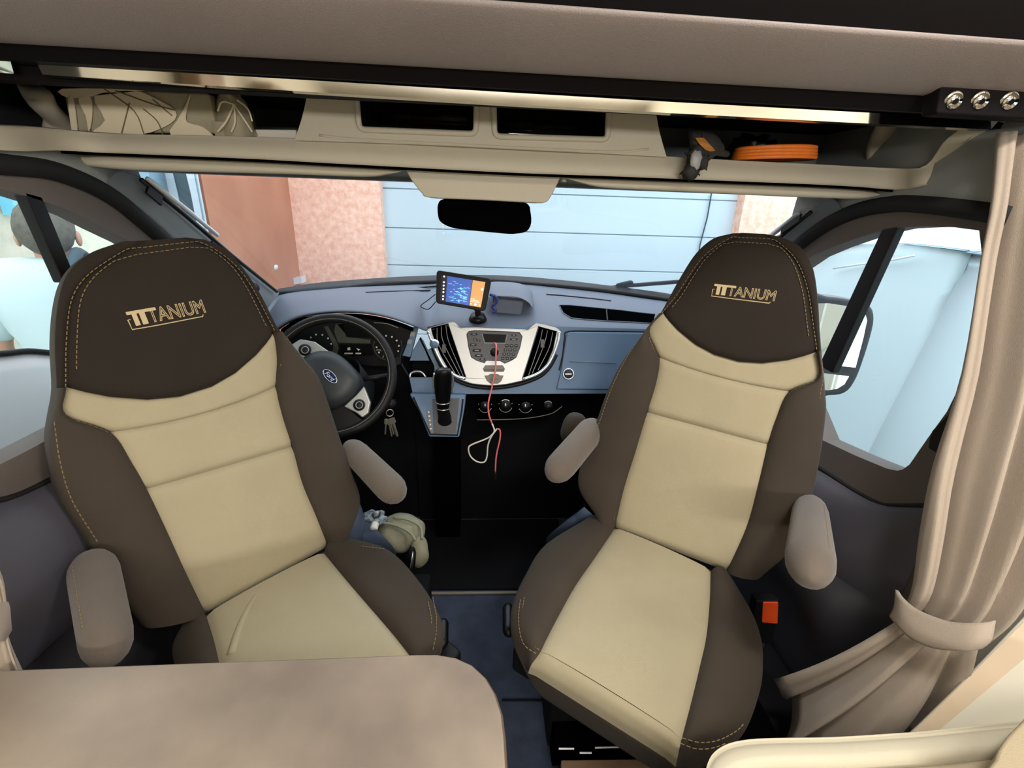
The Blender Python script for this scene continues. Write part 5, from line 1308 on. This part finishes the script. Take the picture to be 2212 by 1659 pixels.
bevel(mk('buckle_body', plate([f4[0]+Vec((-.012, 0, .002)), f4[1]+Vec((.003, 0, .002)), f4[2]+Vec((.003, 0, -.07)), f4[3]+Vec((-.012, 0, -.07))], (0, .028, 0)), 'black_plastic', bk2), .004)
bevel(mk('release_button', plate([f4[0]+Vec((.004, -.002, 0)), f4[1]+Vec((0, -.002, 0)), f4[2]+Vec((0, -.002, 0)), f4[3]+Vec((.004, -.002, 0))], (0, .02, 0)), 'buckle_red', bk2), .004)
mk('buckle_stalk', tube([f4[2]+Vec((-.015, .014, -.06)), f4[2]+Vec((-.02, .02, -.2)), Vec((f4[2].x-.03, f4[2].y+.02, .02))], .012, 8), 'black_plastic', bk2, True)

# ================================================================== PERSON OUTSIDE THE LEFT WINDOW
hx = at(95, 500, y=2.3); gx, gy = hx.x, hx.y
facing = radians(115)        # seen from behind, a little to their right side
pr = thing('person', (gx, gy, GZ), 'person seen from behind in a pale T-shirt with a dark strap outside the left window', 'person')
sc2 = (hx.z+.11-GZ)/1.80
Rz = Matrix.Rotation(facing-pi/2, 3, 'Z')
def bp(x, y, z): return Vec((gx, gy, GZ)) + Rz @ Vec((x, y, z))*sc2      # local +y is the way the person faces
def skin(name, verts, edges, radii, m, parent, root=0, sub=2):
    me = bpy.data.meshes.new(name)
    me.from_pydata([tuple(v-ORG[parent.name]) for v in verts], edges, [])
    o = bpy.data.objects.new(name, me); COL.objects.link(o); me.materials.append(MATS[m])
    o.modifiers.new('skin', 'SKIN'); o.modifiers.new('sub', 'SUBSURF').levels = sub
    o.modifiers['sub'].render_levels = sub
    for i, r in enumerate(radii):
        sv = me.skin_vertices[0].data[i]; sv.radius = (r if isinstance(r, tuple) else (r, r)); sv.use_root = (i == root)
    o.modifiers['skin'].use_smooth_shade = True
    o.parent = parent; ORG[o.name] = ORG[parent.name]; return o
J = [(0, 0, .95), (0, -.02, 1.2), (0, -.04, 1.44), (0, -.01, 1.55), (0, .02, 1.60), (0, .03, 1.68), (0, .02, 1.76)]
Lm = [(.10, 0, .90), (.11, .02, .50), (.12, -.02, .08), (.12, .10, .03), (-.10, 0, .90), (-.11, .02, .50), (-.12, -.02, .08), (-.12, .10, .03)]
Am = [(.19, -.02, 1.50), (.26, .0, 1.20), (.23, .16, .96), (.22, .22, .90), (-.19, -.02, 1.50), (-.26, .0, 1.20), (-.22, .17, .97), (-.21, .23, .91)]
Vv = [bp(*p) for p in J+Lm+Am]
Ed = [(0, 1), (1, 2), (2, 3), (3, 4), (4, 5), (5, 6), (0, 7), (7, 8), (8, 9), (9, 10), (0, 11), (11, 12), (12, 13), (13, 14), (2, 15), (15, 16), (16, 17), (17, 18), (2, 19), (19, 20), (20, 21), (21, 22)]
Rd = [(.15, .11), (.13, .09), (.13, .085), .05, .058, (.078, .095), (.05, .06), .085, .056, .04, .035, .085, .056, .04, .035, .05, .043, .034, .025, .05, .043, .034, .025]
body = skin('body', Vv, Ed, [tuple(v*sc2 for v in r) if isinstance(r, tuple) else r*sc2 for r in Rd], 'skin', pr)
skin('shirt', [bp(*p) for p in [(0, 0, .92), (0, -.02, 1.2), (0, -.04, 1.45), (0, -.01, 1.54), (.19, -.02, 1.51), (.26, 0, 1.24), (-.19, -.02, 1.51), (-.26, 0, 1.24)]], [(0, 1), (1, 2), (2, 3), (2, 4), (4, 5), (2, 6), (6, 7)],
     [(.195*sc2, .15*sc2), (.20*sc2, .15*sc2), (.20*sc2, .14*sc2), .085*sc2, .10*sc2, .08*sc2, .10*sc2, .08*sc2], 'shirt_white', pr)
skin('trousers', [bp(*p) for p in [(0, 0, .93), (.10, 0, .86), (.11, .02, .50), (.12, -.02, .10), (-.10, 0, .86), (-.11, .02, .50), (-.12, -.02, .10)]], [(0, 1), (1, 2), (2, 3), (0, 4), (4, 5), (5, 6)],
     [(.165*sc2, .125*sc2), .10*sc2, .075*sc2, .065*sc2, .10*sc2, .075*sc2, .065*sc2], 'trousers', pr)
hc = bp(0, .015, 1.70)
mk('hair', ellipsoid(hc+Vec((0, 0, .012*sc2)), (Rz @ Vec((.098*sc2, 0, 0)), Rz @ Vec((0, .112*sc2, .02)), Vec((0, 0, .112*sc2))), 24, 14, .04), 'hair', pr, True)
for s in (-1, 1):
    mk('ear', ellipsoid(bp(.098*s, .03, 1.665), (Rz @ Vec((.012, 0, 0)), Rz @ Vec((0, .022, 0)), Vec((0, 0, .034))), 10, 8), 'skin', pr, True)
    mk('eye', ellipsoid(bp(.034*s, .118, 1.675), (Rz @ Vec((.013, 0, 0)), Rz @ Vec((0, .008, 0)), Vec((0, 0, .008))), 10, 6), 'white_mark', pr, True)
mk('nose', ellipsoid(bp(0, .135, 1.645), (Rz @ Vec((.014, 0, 0)), Rz @ Vec((0, .02, 0)), Vec((0, 0, .024))), 10, 6), 'skin', pr, True)
mk('mouth', ellipsoid(bp(0, .118, 1.605), (Rz @ Vec((.025, 0, 0)), Rz @ Vec((0, .008, 0)), Vec((0, 0, .007))), 10, 6), 'trousers', pr, True)
mk('shoulder_strap', tube(catmull([bp(.12, .14, 1.38), bp(.10, .09, 1.56), bp(.10, -.04, 1.62), bp(.10, -.17, 1.52), bp(.13, -.20, 1.28), bp(.18, -.18, 1.0)], 4), .024, 8, flat=(Vec((0, 0, 1)), .5)), 'strap_dark', pr, True)
for s in (-1, 1):
    for k in range(5):
        a = bp(.22*s, .22, .90); 
        b = bp((.20-.012*(k-2))*s, .26+.0 - (.05 if k == 0 else 0), .84+.012*(k-2)*0 + (.03 if k == 0 else .004*abs(k-2)))
        c_ = b + Vec((0, 0, -.035 + .004*abs(k-2)))
        mk('finger', tube([a, b, c_], [.011, .010, .007], 8), 'skin', pr, True)
